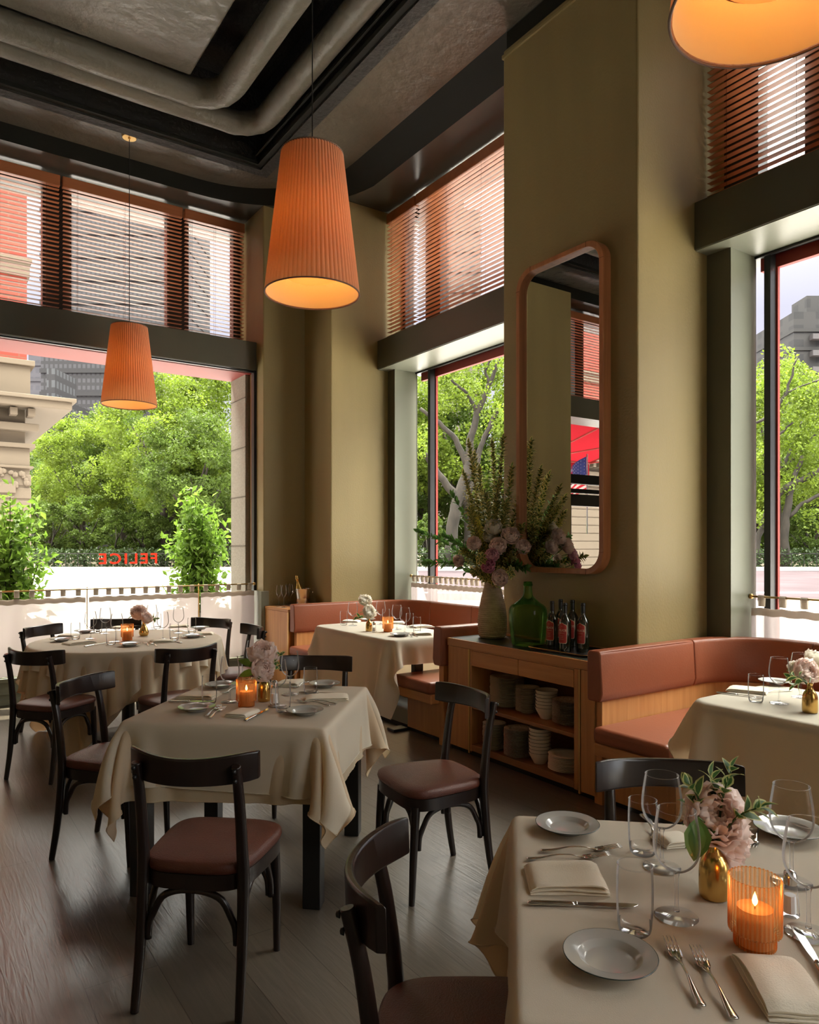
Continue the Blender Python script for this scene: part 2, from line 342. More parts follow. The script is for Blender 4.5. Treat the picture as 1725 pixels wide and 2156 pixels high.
def win(n,a0,a1,axis,g,zb,muls,out=1):
    "a shop window: glass pane, red outer frame, slim dark mullions"
    o=bpy.data.objects.new('window_%d'%n,None); COL.objects.link(o); o['kind']='structure'
    def bx(b,u0,u1,d0,d1,z0,z1):
        if axis=='x': b.box((g+d0,u0,z0),(g+d1,u1,z1))
        else: b.box((u0,g+d0,z0),(u1,g+d1,z1))
    b=B(); bx(b,a0,a1,.028,.034,zb,BZ0); b.obj('glass_pane',GLAS,o)
    b=B(); bx(b,a0,a1,.0,.06,zb-.06,zb); bx(b,a0,a1,-.01,.02,BZ0-.022,BZ0-.004); 
    for m in muls: bx(b,m-.022,m+.022,-.0,.07,zb,BZ0)
    if axis=='y': bx(b,a1-.03,a1,-.03,.05,zb,BZ0); bx(b,a0,a0+.03,-.03,.05,zb,BZ0)
    b.obj('window_frame',BLACKM,o,bevel=.004)
    b=B(); bx(b,a0,a1,.07,.11,BZ0-.09 if axis=='x' else BZ0-.012,BZ0-.0); 
    for m in muls: bx(b,m-.034,m+.034,.072,.10,zb,BZ0-.09)
    if axis=='y': bx(b,a0,a0+.012,.05,.10,zb,BZ0-.09); bx(b,a1-.012,a1,.05,.10,zb,BZ0-.09)
    b.obj('outer_frame',RED,o,bevel=.003)
    return o
win(1,.17,XC,'y',YG,.30,[])
win(2,4.25,6.665,'x',XG,.30,[6.42])
win(3,.29,2.695,'x',XG,.30,[2.61,.9])
win(4,-4.1,-1.12,'x',XG,.30,[-2.6])
# low sage panelling below the left window
b=B(); b.box((.17,YG-.02,0),(XC,YG+.10,.26)); b.box((.17,YG-.05,.215),(XC,YG+.10,.25)); b.box((.17,YG-.035,.10),(XC,YG,.115)); b.box((.17,YG-.035,.0),(XC,YG,.06))
struct(b.obj('baseboard_left',REVEAL,bevel=.004))
for a in (4.25,.29):
    struct(B().box((XG-.1,a,0),(XG+.1,a+2.41,.26)).obj('baseboard_right',REVEAL,bevel=.004))
# outside: granite jambs, red soffits, upper window posts
for x0,x1 in ((XC-.055,XC+.5),(-.5,.235)): Sbox('wall_outer_jamb',(x0,7.80,-.1),(x1,8.25,BZ0-.0),STONE,.01)
Sbox('wall_outer_soffit',(-.2,7.72,BZ0-.012),(3.6,8.25,BZ0+.0),RED)
b=B()
for j in range(6): b.box((XC-.062,7.795,.35+j*.56),(XC-.056,8.255,.357+j*.56))
struct(b.obj('wall_outer_joints',mat('mortar',(.12,.1,.08),.9)))
# upper windows (behind the blinds): posts and glass
def upper(n,a0,a1,axis,g,posts):
    o=bpy.data.objects.new('window_%d'%n,None); COL.objects.link(o); o['kind']='structure'
    b=B(); c=B()
    def bx(b,u0,u1,d0,d1,z0,z1):
        if axis=='x': b.box((g+d0,u0,z0),(g+d1,u1,z1))
        else: b.box((u0,g+d0,z0),(u1,g+d1,z1))
    bx(c,a0,a1,.03,.036,BZ1,5.19); c.obj('glass_pane',GLAS,o)
    for p0,p1 in posts: bx(b,p0,p1,-.02,.10,BZ1,5.19)
    bx(b,a0,a1,.0,.08,5.10,5.19); bx(b,a0,a1,.0,.08,BZ1,BZ1+.05)
    b.obj('window_frame',BLACKM,o,bevel=.004)
upper(5,.17,XC,'y',8.12,[(1.10,1.37),(2.34,2.58),(3.10,3.181),(.17,.24)])
upper(6,4.087,6.80,'x',4.62,[(6.10,6.36),(6.75,6.80),(5.0,5.03)])
upper(7,.12,2.864,'x',4.62,[(2.62,2.864),(2.0,2.32),(1.0,1.2),(.12,.2)])
upper(8,-3.7,-.72,'y',8.12,[(-.8,-.72),(-1.75,-1.55),(-2.9,-2.7)])

# ------------------------------------------------------------------ wooden venetian blinds
def blind(a0,a1,axis,c,label,tilt=12,tapes=(.12,.5,.88),wand=True):
    o=thing('venetian_blind',label,'blind',group='cedar slat blinds in the upper windows')
    L_=a1-a0
    def T(u,d,z): return (c+d,u,z) if axis=='x' else (u,c+d,z)
    s=B(); z=5.02; k=0; ta=R(tilt); hw=.024
    while z>BZ1+.045:
        q=[]
        for (d,h) in ((-hw,.0),(hw,.0)):
            q.append((d*math.cos(ta),d*math.sin(ta)+z))
        (d0,z0),(d1,z1)=q; t=.0028
        v=[T(a0+.01,d0,z0),T(a1-.01,d0,z0),T(a1-.01,d1,z1),T(a0+.01,d1,z1)]
        v+=[(x,y,zz+t) for x,y,zz in v]
        s.add(v,[(3,2,1,0),(4,5,6,7),(0,1,5,4),(1,2,6,5),(2,3,7,6),(3,0,4,7)])
        z-=.0435
    s.obj('slats',BLINDM,o)
    b=B(); p=[T(a0+.004,-.03,5.055),T(a1-.004,.03,5.16)]; b.box(tuple(map(min,*p)),tuple(map(max,*p))); b.obj('head_rail',BLINDM,o,bevel=.004)
    b=B(); p=[T(a0+.01,-.026,BZ1+.012),T(a1-.01,.026,BZ1+.03)]; b.box(tuple(map(min,*p)),tuple(map(max,*p))); b.obj('bottom_rail',BLINDM,o,bevel=.003)
    b=B()
    for t in tapes:
        for d in (-.027,.027):
            u=a0+L_*t; b.tube([T(u,d,BZ1+.02),T(u,d,5.06)],.0011,4)
    b.obj('ladder_cord',mat('blind_cord',(.12,.035,.015),.7) if 'blind_cord' not in MATS else MATS['blind_cord'],o)
blind(-.0+.18,1.235,'y',7.93,'cedar slat blind at the far left, in front of a red brick building',tilt=2)
blind(1.25,2.455,'y',7.93,'middle cedar slat blind of the far wall, hanging before the grey tower',tilt=2)
blind(2.47,3.165,'y',7.93,'narrow cedar slat blind next to the corner pillar on the far wall',tilt=2)
blind(6.235,6.79,'x',4.40,'narrow cedar slat blind just right of the big pleated lamp',tilt=2,tapes=(.2,.8))
blind(4.10,6.225,'x',4.40,'wide cedar slat blind ending at the mirror pillar',tilt=2,tapes=(.06,.28,.5,.75,.97))
blind(1.35,2.855,'x',4.40,'cedar slat blind under the top right lamp, white sky behind it',tilt=2,tapes=(.1,.35,.6,.9))
blind(.13,1.34,'x',4.40,'cedar slat blind out past the right edge of the top right lamp',tilt=2)
blind(-2.2,-.73,'y',7.93,'cedar slat blind seen only in the tall mirror',tilt=2)
blind(-3.69,-2.21,'y',7.93,'second cedar slat blind above the entrance, seen in the mirror',tilt=2)

# ------------------------------------------------------------------ cafe curtains on brass rods
def rod(a0,a1,axis,c,z,label,posts=()):
    o=thing('curtain_rod',label,'curtain rod')
    f=lambda u,dz=0,d=0:(c+d,u,z+dz) if axis=='x' else (u,c+d,z+dz)
    B().tube([f(a0),f(a1)],.007,8).obj('rail',BRASS,o,smooth=True)
    for p in posts: B().tube([f(p,-(z-.22),.03),f(p,.02,.03)],.006,8).obj('post',BRASS,o,smooth=True)
    for a in (a0,a1): B().tube([f(a),f(a+(.02 if a==a0 else -.02))],.016,10).obj('end_bracket',BRASS,o,smooth=True)
def curtain(a0,a1,axis,c,z,zb,label,seed,tabs,wave=.02,wl=.16):
    rnd=random.Random(seed); n=int((a1-a0)/.012); m=26; ph=[rnd.uniform(0,6) for _ in range(6)]
    o=thing('cafe_curtain',label,'curtain',group='sheer tab top cafe curtains')
    def off(u,t):
        s=wave*(math.sin(u/wl*2*PI+ph[0]+.8*math.sin(u*3+ph[1]))+.5*math.sin(u/wl*2*PI*1.7+ph[2]+t*1.5))*(.35+.65*t)
        return s+.006*math.sin(t*7+u*9+ph[3])
    ztop=z-.075; v=[];f=[]
    for j in range(m+1):
        t=j/m
        for i in range(n+1):
            u=a0+(a1-a0)*i/n
            sag=.004*math.sin((u-a0)/((a1-a0)/tabs)*2*PI-PI/2)*(1-t)
            zz=ztop+sag-(ztop-zb)*t+(.012*math.sin(u*22+ph[4]) if j==m else 0); d=off(u,t)
            v.append((c+d,u,zz) if axis=='x' else (u,c+d,zz))
    for j in range(m):
        for i in range(n): a=j*(n+1)+i; f.append((a,a+1,a+n+2,a+n+1))
    B().add(v,f).obj('panel',CLOTH_S,o,smooth=True)
    b=B()   # heading band
    v=[];f=[]
    for j in range(2):
        for i in range(n+1):
            u=a0+(a1-a0)*i/n; t=j*.06; sag=.004*math.sin((u-a0)/((a1-a0)/tabs)*2*PI-PI/2); d=off(u,t)-.004
            zz=ztop+sag-j*.05; v.append((c+d,u,zz) if axis=='x' else (u,c+d,zz))
    for i in range(n): f.append((i,i+1,i+n+2,i+n+1))
    b.add(v,f).obj('hem_band',CLOTH_T,o,smooth=True)
    for k in range(tabs):
        u=a0+(a1-a0)*(k+.5)/tabs+rnd.uniform(-.006,.006); w_=.022; b=B()
        prof=[(-.005,ztop-z+.012),(-.012,-.02),(-.011,.002),(0,.011),(.011,.002),(.010,-.02),(.004,ztop-z+.012)]
        vv=[]; ff=[]
        for (d,h) in prof:
            for s in (-1,1):
                uu=u+s*w_; vv.append((c+d,uu,z+h) if axis=='x' else (uu,c+d,z+h))
        for q in range(len(prof)-1): ff.append((2*q,2*q+1,2*q+3,2*q+2))
        b.add(vv,ff).obj('tab',CLOTH_T,o)
    return o
rod(.2,3.14,'y',7.55,1.055,'brass rod of the left window curtains on thin posts',(1.42,2.52))
curtain(.21,1.40,'y',7.55,1.055,.27,'sheer tab curtain behind the leftmost chairs, left panel of the left window',3,9,.012,.3)
curtain(1.43,2.50,'y',7.55,1.055,.27,'sheer tab curtain right behind the round table, middle panel',4,9,.012,.3)
curtain(2.53,3.13,'y',7.55,1.055,.27,'sheer tab curtain beside the corner pillar, right panel of the left window',5,5,.012,.3)
rod(4.26,6.65,'x',4.61,1.14,'brass rod across the window behind the booth with the flowers')
curtain(4.27,6.64,'x',4.61,1.14,.27,'gathered sheer curtain above the far booth, behind the tall vase',7,28,.014,.07)
rod(.3,2.69,'x',4.62,1.14,'brass rod of the right hand window')
curtain(.31,2.68,'x',4.62,1.14,.27,'gathered sheer curtain above the right booth',8,17,.024,.15)
# window lettering, read from the street so mirrored from inside
def text_mesh(s,size,font_scale=1,space=1.0,bold=0):
    cu=bpy.data.curves.new('t','FONT'); cu.body=s; cu.size=size; cu.space_character=space; cu.offset=bold; cu.resolution_u=3
    o=bpy.data.objects.new('t',cu); COL.objects.link(o); dg=bpy.context.evaluated_depsgraph_get(); me=bpy.data.meshes.new_from_object(o.evaluated_get(dg))
    v=[tuple(p.co) for p in me.vertices]; f=[tuple(p.vertices) for p in me.polygons]; bpy.data.objects.remove(o); bpy.data.meshes.remove(me); return v,f
v,f=text_mesh('FELICE',.155,space=1.25,bold=.002); wt=max(p[0] for p in v)
# px 333 (F) to 209 (E) on the pane
xa,xb=2.12,1.545; k=(xa-xb)/wt
b=B().add([(xa-p[0]*k,YG+.024,1.295+p[1]*.95) for p in v],f)
o=b.obj('window_lettering',mat('red_vinyl',(1,.02,.01),.5,translucent=.8)); tag(o,'red FELICE lettering on the left window, reversed from inside','lettering')
# ------------------------------------------------------------------ entrance bay (seen in the mirror)
o=bpy.data.objects.new('door_1',None); COL.objects.link(o); o['kind']='structure'
b=B(); b.box((-3.7,7.62,0),(-3.6,7.74,BZ0)); b.box((-.82,7.62,0),(-.72,7.74,BZ0)); b.box((-3.6,7.62,2.42),(-.82,7.74,2.56)); b.box((-3.6,7.62,2.28),(-.82,7.72,2.34)); b.box((-2.28,7.62,0),(-2.16,7.74,2.42))
b.obj('door_frame',DARK,o,bevel=.004)
for x0,x1 in ((-2.14,-.84),(-3.58,-2.30)):
    b=B(); b.box((x0,7.65,0.02),(x0+.14,7.70,2.26)); b.box((x1-.14,7.65,0.02),(x1,7.70,2.26)); b.box((x0,7.65,2.08),(x1,7.70,2.26)); b.box((x0,7.65,.02),(x1,7.70,.42))
    b.obj('door_leaf',BLACKM,o,bevel=.004)
b=B(); b.box((-3.6,7.675,.42),(-.84,7.68,BZ0)); b.obj('glass_pane',GLAS,o)
# ------------------------------------------------------------------ outside
AX=Vector((math.sin(TH),math.cos(TH),0)); RX=Vector((math.cos(TH),-math.sin(TH),0))
def far(px,d,z=0): p=AX*d+RX*((px-862.5)/F_PX*d); return Vector((p.x,p.y,z))
def hz(py,d): return HC+(1148-py)/F_PX*d
GZ=-.12
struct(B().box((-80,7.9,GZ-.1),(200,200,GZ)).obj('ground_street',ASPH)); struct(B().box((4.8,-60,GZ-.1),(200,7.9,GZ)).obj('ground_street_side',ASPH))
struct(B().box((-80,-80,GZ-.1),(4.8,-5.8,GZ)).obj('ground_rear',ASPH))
M_=Matrix(((AX.x,RX.x,0,0),(AX.y,RX.y,0,0),(0,0,1,0),(0,0,0,1)))   # u = away, v = right
struct(B().box((46,-60,GZ-.3),(160,90,GZ+.12),M_).obj('ground_park',mat('park_soil',(.13,.10,.07),.95,var=.3,vscale=(1,1,1))))
struct(B().box((45.2,-60,GZ-.3),(46,90,GZ+.22),M_).obj('trim_kerb',mat('kerb_stone',(.34,.32,.30),.9)))
struct(B().box((21,.5,GZ-.06),(45.2,70,GZ+.006),M_).obj('ground_road',mat('dark_road_asphalt',(.060,.048,.054),.9,spec=0,var=.15,vscale=(.4,.4,.4))))
struct(B().box((24,.5,GZ-.05),(24.6,60,GZ+.012),M_).obj('trim_road_line',mat('road_line_paint',(.85,.85,.85),.8)))
rng=np.random.default_rng(5)
def leaves(name,P,size,m,parent=None,asp=.62,fold=.25,nrm=None,up=.3):
    "one mesh of folded leaf shapes at the points P"
    n=len(P); a=rng.normal(size=(n,3)); a[:,2]+=up; a/=np.linalg.norm(a,axis=1)[:,None]   # normal
    t=rng.normal(size=(n,3)); t-=a*(t*a).sum(1)[:,None]; t/=np.linalg.norm(t,axis=1)[:,None]; s=np.cross(a,t)
    sz=size*rng.uniform(.6,1.3,size=(n,1))
    v=np.empty((n,6,3)); w_=asp*.5
    v[:,0]=P; v[:,1]=P+t*sz*.45+s*sz*w_+a*sz*fold*.5; v[:,2]=P+t*sz; v[:,3]=P+t*sz*.45-s*sz*w_+a*sz*fold*.5
    v[:,4]=P+t*sz*.45; v[:,5]=P+t*sz*.8
    V=v[:,:5].reshape(-1,3); i=np.arange(n)*5
    F=np.stack([i,i+1,i+2,i+4,i,i+4,i+2,i+3],1).reshape(-1,4)
    me=bpy.data.meshes.new(name); me.vertices.add(len(V)); me.vertices.foreach_set('co',V.ravel()); me.loops.add(F.size); me.loops.foreach_set('vertex_index',F.ravel().astype(np.int32))
    me.polygons.add(len(F)); me.polygons.foreach_set('loop_start',np.arange(0,F.size,4,dtype=np.int32)); me.polygons.foreach_set('loop_total',np.full(len(F),4,dtype=np.int32))
    me.materials.append(m); me.update(calc_edges=True); o=bpy.data.objects.new(name,me); COL.objects.link(o)
    if parent: o.parent=parent
    return o
def crown(cx,cy,cz,rx,rz,nb,nl,rb=1.1):
    pts=[]
    for _ in range(nb):
        d=rng.normal(size=3); d/=np.linalg.norm(d); r=rng.uniform(.35,1)**.45
        c=np.array([cx,cy,cz])+d*r*np.array([rx,rx,rz]); q=rng.normal(size=(nl,3)); q/=np.linalg.norm(q,axis=1)[:,None]; q[:,2]*=.7
        pts.append(c+q*rb*rng.uniform(.5,1.15)*rng.uniform(.75,1.05,size=(nl,1)))
    return np.concatenate(pts)
def make_tree(name,label,h,rx,m,nb=110,nl=170,group=None,z0=.25,leaf=.26):
    o=thing(name,label,'tree',group=group); cz=h*(z0+(1-z0)/2); rz=h*(1-z0)/2
    P=crown(0,0,cz,rx,rz,nb,nl,rb=h*.075); P[:,2]=np.maximum(P[:,2],.4); leaves('foliage',P,leaf,m,o)
    rnd=random.Random(int(h*10)); b=B()
    b.tube([(0,0,-.3),(.1,0,h*.15),(-.1,.1,h*.32),(.15,0,h*.55)],[h*.024,h*.02,h*.017,h*.008],8)
    for _ in range(7):
        a=rnd.uniform(0,6.28); z=h*rnd.uniform(.2,.45); r=rx*rnd.uniform(.5,.85)
        b.tube([(0,0,z),(r*.4*math.cos(a),r*.4*math.sin(a),z+h*.12),(r*math.cos(a),r*math.sin(a),z+h*rnd.uniform(.2,.4))],[h*.011,h*.008,h*.003],6)
    b.obj('trunk',BARK,o,smooth=True); return o
G='trees in the park across the street'
t1=make_tree('park_tree','',17,5.6,LEAF,150,190,G); t2=make_tree('park_tree','',14,5.2,LEAF2,130,180,G); t3=make_tree('young_tree','',4.6,1.5,LEAF2,45,130,G,.12,.17)
t1.location=far(470,56); t1['label']='tall bright plane tree right of the small hanging lamp, against the granite jamb'
spots=[(t2,105,62,.62,'small park tree nearest the cream stone building, below the dark tower'),
 (t1,175,55,.66,'rounded sunny tree in front of the low dark tower block'),
 (t2,262,60,.93,'dark green tree behind the small hanging lamp'),
 (t1,345,50,.78,'yellow-green tree just right of the small hanging lamp'),
 (t2,410,47,.72,'tree with dark crooked branches behind the right planter shrub'),
 (t1,790,60,1.0,'park tree mostly hidden by the corner pillar'),
 (t2,900,66,1.05,'dark tree behind the forked trunk, left of the red window post'),
 (t1,985,60,1.12,'tall sunny tree filling the middle of the window behind the vase'),
 (t2,1070,64,1.05,'dark tree at the right of the vase window, beside the mirror pillar'),
 (t1,1180,62,1.0,'park tree hidden behind the mirror pillar'),
 (t2,1590,66,1.02,'dark tree at the left of the right hand window, by the red post'),
 (t1,1640,52,.86,'bright tree under the sky in the right hand window'),
 (t2,1720,60,.74,'tree below the apartment tower at the right edge of the photo'),
 (t1,1810,60,.9,'tree past the right edge behind the right hand window'),
 (t2,30,70,.8,'park tree hidden behind the cream stone building'),
 (t1,1330,64,1.0,'park tree behind the tan wall right of the mirror')]
for i,(s,px,d,sc,lb) in enumerate(spots):
    if s is t2 and i==0: t2.location=far(px,d); t2['label']=lb; t2.scale=(sc,)*3; continue
    dup(s,lb,far(px,d),i*1.7,G,sc)
t3.location=far(112,50); t3['label']='young conical tree left of the red window lettering, next to the stone building'
for px,d,sc,lb in ((180,50,1.12,'young conical tree just left of the red window lettering'),(245,50,.9,'young tree directly behind the red window lettering'),(300,50,.85,'low young tree behind the first letter of the window sign'),(345,50,.8,'low young tree at the left edge of the right planter shrub'),
  (1700,49,.9,'low young tree by the kerb at the right edge of the photo'),(900,49,.8,'low young tree by the kerb behind the tall vase')):
    dup(t3,lb,far(px,d),px,G,sc)
# back belt of greenery and clipped hedges along the kerb: nobody could count it
n=26000; P=np.empty((n,3)); u=rng.uniform(66,74,n); v_=rng.uniform(-42,46,n); P[:,0]=AX.x*u+RX.x*v_; P[:,1]=AX.y*u+RX.y*v_; P[:,2]=rng.uniform(0,1,n)**.9*(9+3.0*np.sin(v_*.6)+1.5*np.sin(v_*1.9))
o=leaves('park_greenery',P,.75,LEAF2); tag(o,'dark mass of greenery deep in the park behind the single trees','greenery',kind='stuff')
n=16000; u=rng.uniform(46.6,48.2,n); v_=rng.uniform(-30,32,n); P=np.empty((n,3)); P[:,0]=AX.x*u+RX.x*v_; P[:,1]=AX.y*u+RX.y*v_; P[:,2]=rng.uniform(0,1.25,n)
o=leaves('park_hedge',P,.2,leafm('hedge_leaves',(.035,.06,.02),.3)); tag(o,'low dark hedge running along the park kerb','hedge',kind='stuff')
b=B()
for i in range(80):
    v=-30+i*.8; b.box((46.25,v,GZ),(46.29,v+.03,1.0),M_)
b.box((46.25,-30,.92),(46.29,34,.97),M_); o=b.obj('park_railing',BLACKM); tag(o,'black iron railing along the park kerb','railing')
# the forked plane tree behind the vase and the boughs in the right hand window
def bough_tree(name,label,paths,d,leafpts):
    o=thing(name,label,'tree',far(paths[0][0][0],d,0)); O=o.location; b=B()
    for p in paths:
        pts=[far(x,d,hz(y,d))-O for x,y,_ in p]
        fine=[];rr=[]
        for i in range(len(pts)-1):
            for q in range(4): fine.append(pts[i].lerp(pts[i+1],q/4)+Vector((.02*math.sin(q+i),.05*math.cos(q*2+i),0))); rr.append((p[i][2]*(1-q/4)+p[i+1][2]*q/4)/F_PX*d/2)
        fine.append(pts[-1]); rr.append(p[-1][2]/F_PX*d/2)
        b.tube(fine,rr,9)
    b.obj('trunk',BARK,o,smooth=True)
    Q=[]
    for x,y,r,n in leafpts:
        c=far(x,d,hz(y,d))-O; q=rng.normal(size=(n,3)); q/=np.linalg.norm(q,axis=1)[:,None]; Q.append(np.array(c)+q*(r/F_PX*d)*rng.uniform(.3,1,size=(n,1)))
    leaves('foliage',np.concatenate(Q),.24,LEAF,o); return o
bough_tree('forked_plane_tree','mottled plane tree with a forked trunk behind the tall vase',
 [[(938,1203,29),(948,1160,26),(955,1090,26),(968,1040,24),(985,990,20),(990,930,16),(1005,870,13),(1030,810,10),(1052,755,6)],
  [(965,1050,20),(940,1020,16),(915,985,13),(895,955,10)],[(985,985,15),(960,925,12),(925,890,9),(885,860,7)],
  [(975,1060,14),(1000,1010,13),(1012,940,11),(1030,900,9),(1050,860,8)],[(1005,870,8),(985,830,7),(950,800,5)],[(1030,810,7),(1022,780,5),(1036,750,4)]],47.6,
 [(900,800,45,350),(960,770,50,400),(1030,740,55,420),(890,940,35,240),(1045,880,40,260),(1000,830,40,300),(930,850,30,180)])
bough_tree('broad_plane_tree','old plane tree with broad boughs in the right hand window',
 [[(1652,1203,24),(1655,1180,19),(1652,1120,17),(1660,1060,15),(1672,1010,11),(1690,960,8)],[(1590,1205,17),(1597,1130,13),(1625,1060,12),(1655,1025,13),(1700,1005,13),(1745,980,12)],
  [(1660,1090,9),(1690,1060,8),(1730,1040,7)],[(1595,890,6),(1630,870,7),(1655,830,6),(1668,790,5),(1680,745,3)],[(1610,960,7),(1640,915,6),(1670,890,4)],[(1650,830,4),(1690,812,3),(1725,800,3)]],47.6,
 [(1610,820,40,260),(1660,860,50,350),(1710,850,45,320),(1610,960,38,240),(1690,930,45,300),(1640,760,36,220),(1720,1090,40,260),(1600,1090,30,200),(1650,1010,36,240),(1700,1000,34,220),(1620,1040,26,140)])
# cream stone building with rusticated pier, cornice and red brick storeys
STN=mat('cream_limestone',(.115,.088,.060),.8,bump=.1,bscale=8,var=.06,vscale=(.6,.6,.6))
def brickm(name,c1,c2,mo,sc=1.0):
    m=mat(name,c1,.85); N=m.node_tree.nodes; L=m.node_tree.links; tc=N.new('ShaderNodeTexCoord'); mp=N.new('ShaderNodeMapping'); mp.inputs['Rotation'].default_value=(R(90),0,0); L.new(tc.outputs['Object'],mp.inputs[0])
    br=N.new('ShaderNodeTexBrick'); br.inputs['Scale'].default_value=sc; br.inputs['Brick Width'].default_value=.5; br.inputs['Row Height'].default_value=.16; br.inputs['Mortar Size'].default_value=.02; L.new(mp.outputs[0],br.inputs[0])
    br.inputs['Color1'].default_value=(*c1,1); br.inputs['Color2'].default_value=(*c2,1); br.inputs['Mortar'].default_value=(*mo,1); L.new(br.outputs[0],N['Principled BSDF'].inputs[0]); return m
BRICK=brickm('red_brick',(.22,.026,.014),(.26,.036,.02),(.15,.05,.03))
o=thing('stone_building','cream stone corner building with grooved pier and dentil cornice','building',(2.68,22,0))
b=B(); b.box((-30,0,-.2),(0,12,4.1)); b.box((-30,.12,4.1),(-.1,12,5.4)); b.obj('stone_wall',STN,o,bevel=.02)
b=B()
for i in range(9): b.box((-30,-.03,.25+.355*i),(.03,12,.55+.355*i))
b.obj('rusticated_pier',STN,o,bevel=.02)
b=B(); b.box((-30,-.12,4.10),(.12,12,4.22)); b.box((-30,-.08,3.55),(.08,12,3.62)); b.box((-30,-.2,4.55),(.2,12,4.75)); b.box((-30,-.62,5.15),(.95,12,5.35)); b.box((-30,-.70,5.35),(1.05,12,5.45))
for i in range(60): b.box((-.1-i*.42,-.45,4.92),(.08-i*.42,0,5.12))
b.box((-30,-.1,5.45),(.0,12,6.3)); b.box((-30,-.2,6.3),(.1,12,6.45)); b.obj('cornice',STN,o,bevel=.015)
b=B()
rn=random.Random(2)
for i in range(46):
    x=-.05-rn.random()*1.9; z=3.05+.42*rn.random()-.1*abs(x+.8)*0; r=.05+.05*rn.random()
    b.lathe([(0,-r),(r*.8,-r*.6),(r,0),(r*.8,r*.6),(0,r)],8,(x,-.05,z))
b.box((-1.35,-.12,2.88),(-.35,0,3.12)); b.obj('carved_garland',STN,o,smooth=True,angle=40)
b=B(); b.box((-30,.1,6.45),(-.06,12,24)); b.obj('brick_wall',BRICK,o)
b=B(); b.box((-30,.02,8.75),(.0,12,9.15)); b.box((-30,-.05,9.15),(.05,12,9.25))
b.obj('stone_band',STN,o)
# towers
def facade(name,c,win,nx,nz,wx=.6,wz=.55,rough=.3,bp=.5):
    m=mat(name,c,.6); N=m.node_tree.nodes; L=m.node_tree.links; b=N['Principled BSDF']; tc=N.new('ShaderNodeTexCoord'); sp=N.new('ShaderNodeSeparateXYZ'); L.new(tc.outputs['Object'],sp.inputs[0])
    def band(out,n,w_):
        a=N.new('ShaderNodeMath'); a.operation='MULTIPLY'; a.inputs[1].default_value=n; L.new(out,a.inputs[0]); f=N.new('ShaderNodeMath'); f.operation='FRACT'; L.new(a.outputs[0],f.inputs[0])
        g=N.new('ShaderNodeMath'); g.operation='LESS_THAN'; g.inputs[1].default_value=w_; L.new(f.outputs[0],g.inputs[0]); return g.outputs[0]
    ad=N.new('ShaderNodeMath'); ad.operation='ADD'; L.new(sp.outputs[0],ad.inputs[0]); L.new(sp.outputs[1],ad.inputs[1])
    x=band(ad.outputs[0],nx,wx); z=band(sp.outputs[2],nz,wz); mu=N.new('ShaderNodeMath'); mu.operation='MULTIPLY'; L.new(x,mu.inputs[0]); L.new(z,mu.inputs[1])
    mx=N.new('ShaderNodeMix'); mx.data_type='RGBA'; L.new(mu.outputs[0],mx.inputs[0]); mx.inputs[6].default_value=(*c,1); mx.inputs[7].default_value=(*win,1); L.new(mx.outputs[2],b.inputs[0])
    return m
def tower(name,label,px0,px1,pytop,d,m,depth=20,crown=None,along=True):
    w_=(px1-px0)/F_PX*d; h=hz(pytop,d); o=thing(name,label,'building',far(px0,d,GZ),0)
    A=Matrix(((RX.x,AX.x,0,0),(RX.y,AX.y,0,0),(0,0,1,0),(0,0,0,1)))
    o.matrix_world=Matrix.Translation(o.location)@A.to_3x3().to_4x4() if False else Matrix.Translation(o.location)
    o.rotation_euler=(0,0,-TH)
    B().box((0,0,0),(w_,depth,h)).obj('tower_wall',m,o)
    b=B()
    n=max(3,int(h/3.6))
    for i in range(1,n): b.box((-.12,-.25,i*h/n-.35),(w_+.12,depth,i*h/n+.35))
    b.obj('floor_bands',mat(name+'_bands',tuple(min(1,c*.8) for c in m.node_tree.nodes['Principled BSDF'].inputs[0].default_value[:3]),.6),o)
    b=B(); b.box((w_*.3,2,h),(w_*.6,8,h+4)); b.obj('roof_plant',m,o)
    return o
TDARK=facade('dark_tower_glass',(.011,.010,.013),(.034,.033,.040),1.3,.84)
tower('dark_office_tower','dark glass office tower above the trees, seen through the far windows',86,372,392,120,TDARK)
tower('dark_office_block','lower dark office block beside the cream stone building',64,122,833,90,facade('dark_block_glass',(.012,.011,.014),(.045,.048,.055),1.1,.6))
tower('pale_building','pale grey building glimpsed above the trees right of the small lamp',330,384,780,100,facade('pale_block',(.085,.08,.08),(.04,.04,.045),.5,.33))
tower('slim_pale_tower','slim pale tower behind the narrow blind of the far wall',487,505,560,150,facade('pale_tower',(.10,.095,.095),(.06,.06,.065),.4,.3))
tower('hazy_tower','hazy tower in the gap beside the cream stone building',60,90,700,170,facade('hazy_tower_wall',(.045,.042,.052),(.035,.034,.044),.6,.5))
tower('apartment_tower','grey balcony apartment tower in the right hand window',1672,1800,655,150,facade('apartment_wall',(.017,.016,.017),(.006,.006,.008),.22,.33,.45,.6))
tower('stone_tower','stone coloured tower behind the wide cedar blind',930,1012,440,130,facade('stone_tower_wall',(.11,.09,.08),(.05,.048,.052),.4,.3))
b=B()
O=bpy.data.objects['apartment_tower']
for i in range(10):
    z=O.location.z+ (hz(655,150))-6-i*3.4; b.box((3.2,-1.4,z-O.location.z),(6.2,0,z-O.location.z+1.1))
b.obj('balcony',mat('balcony_rail',(.06,.055,.06),.5),O)
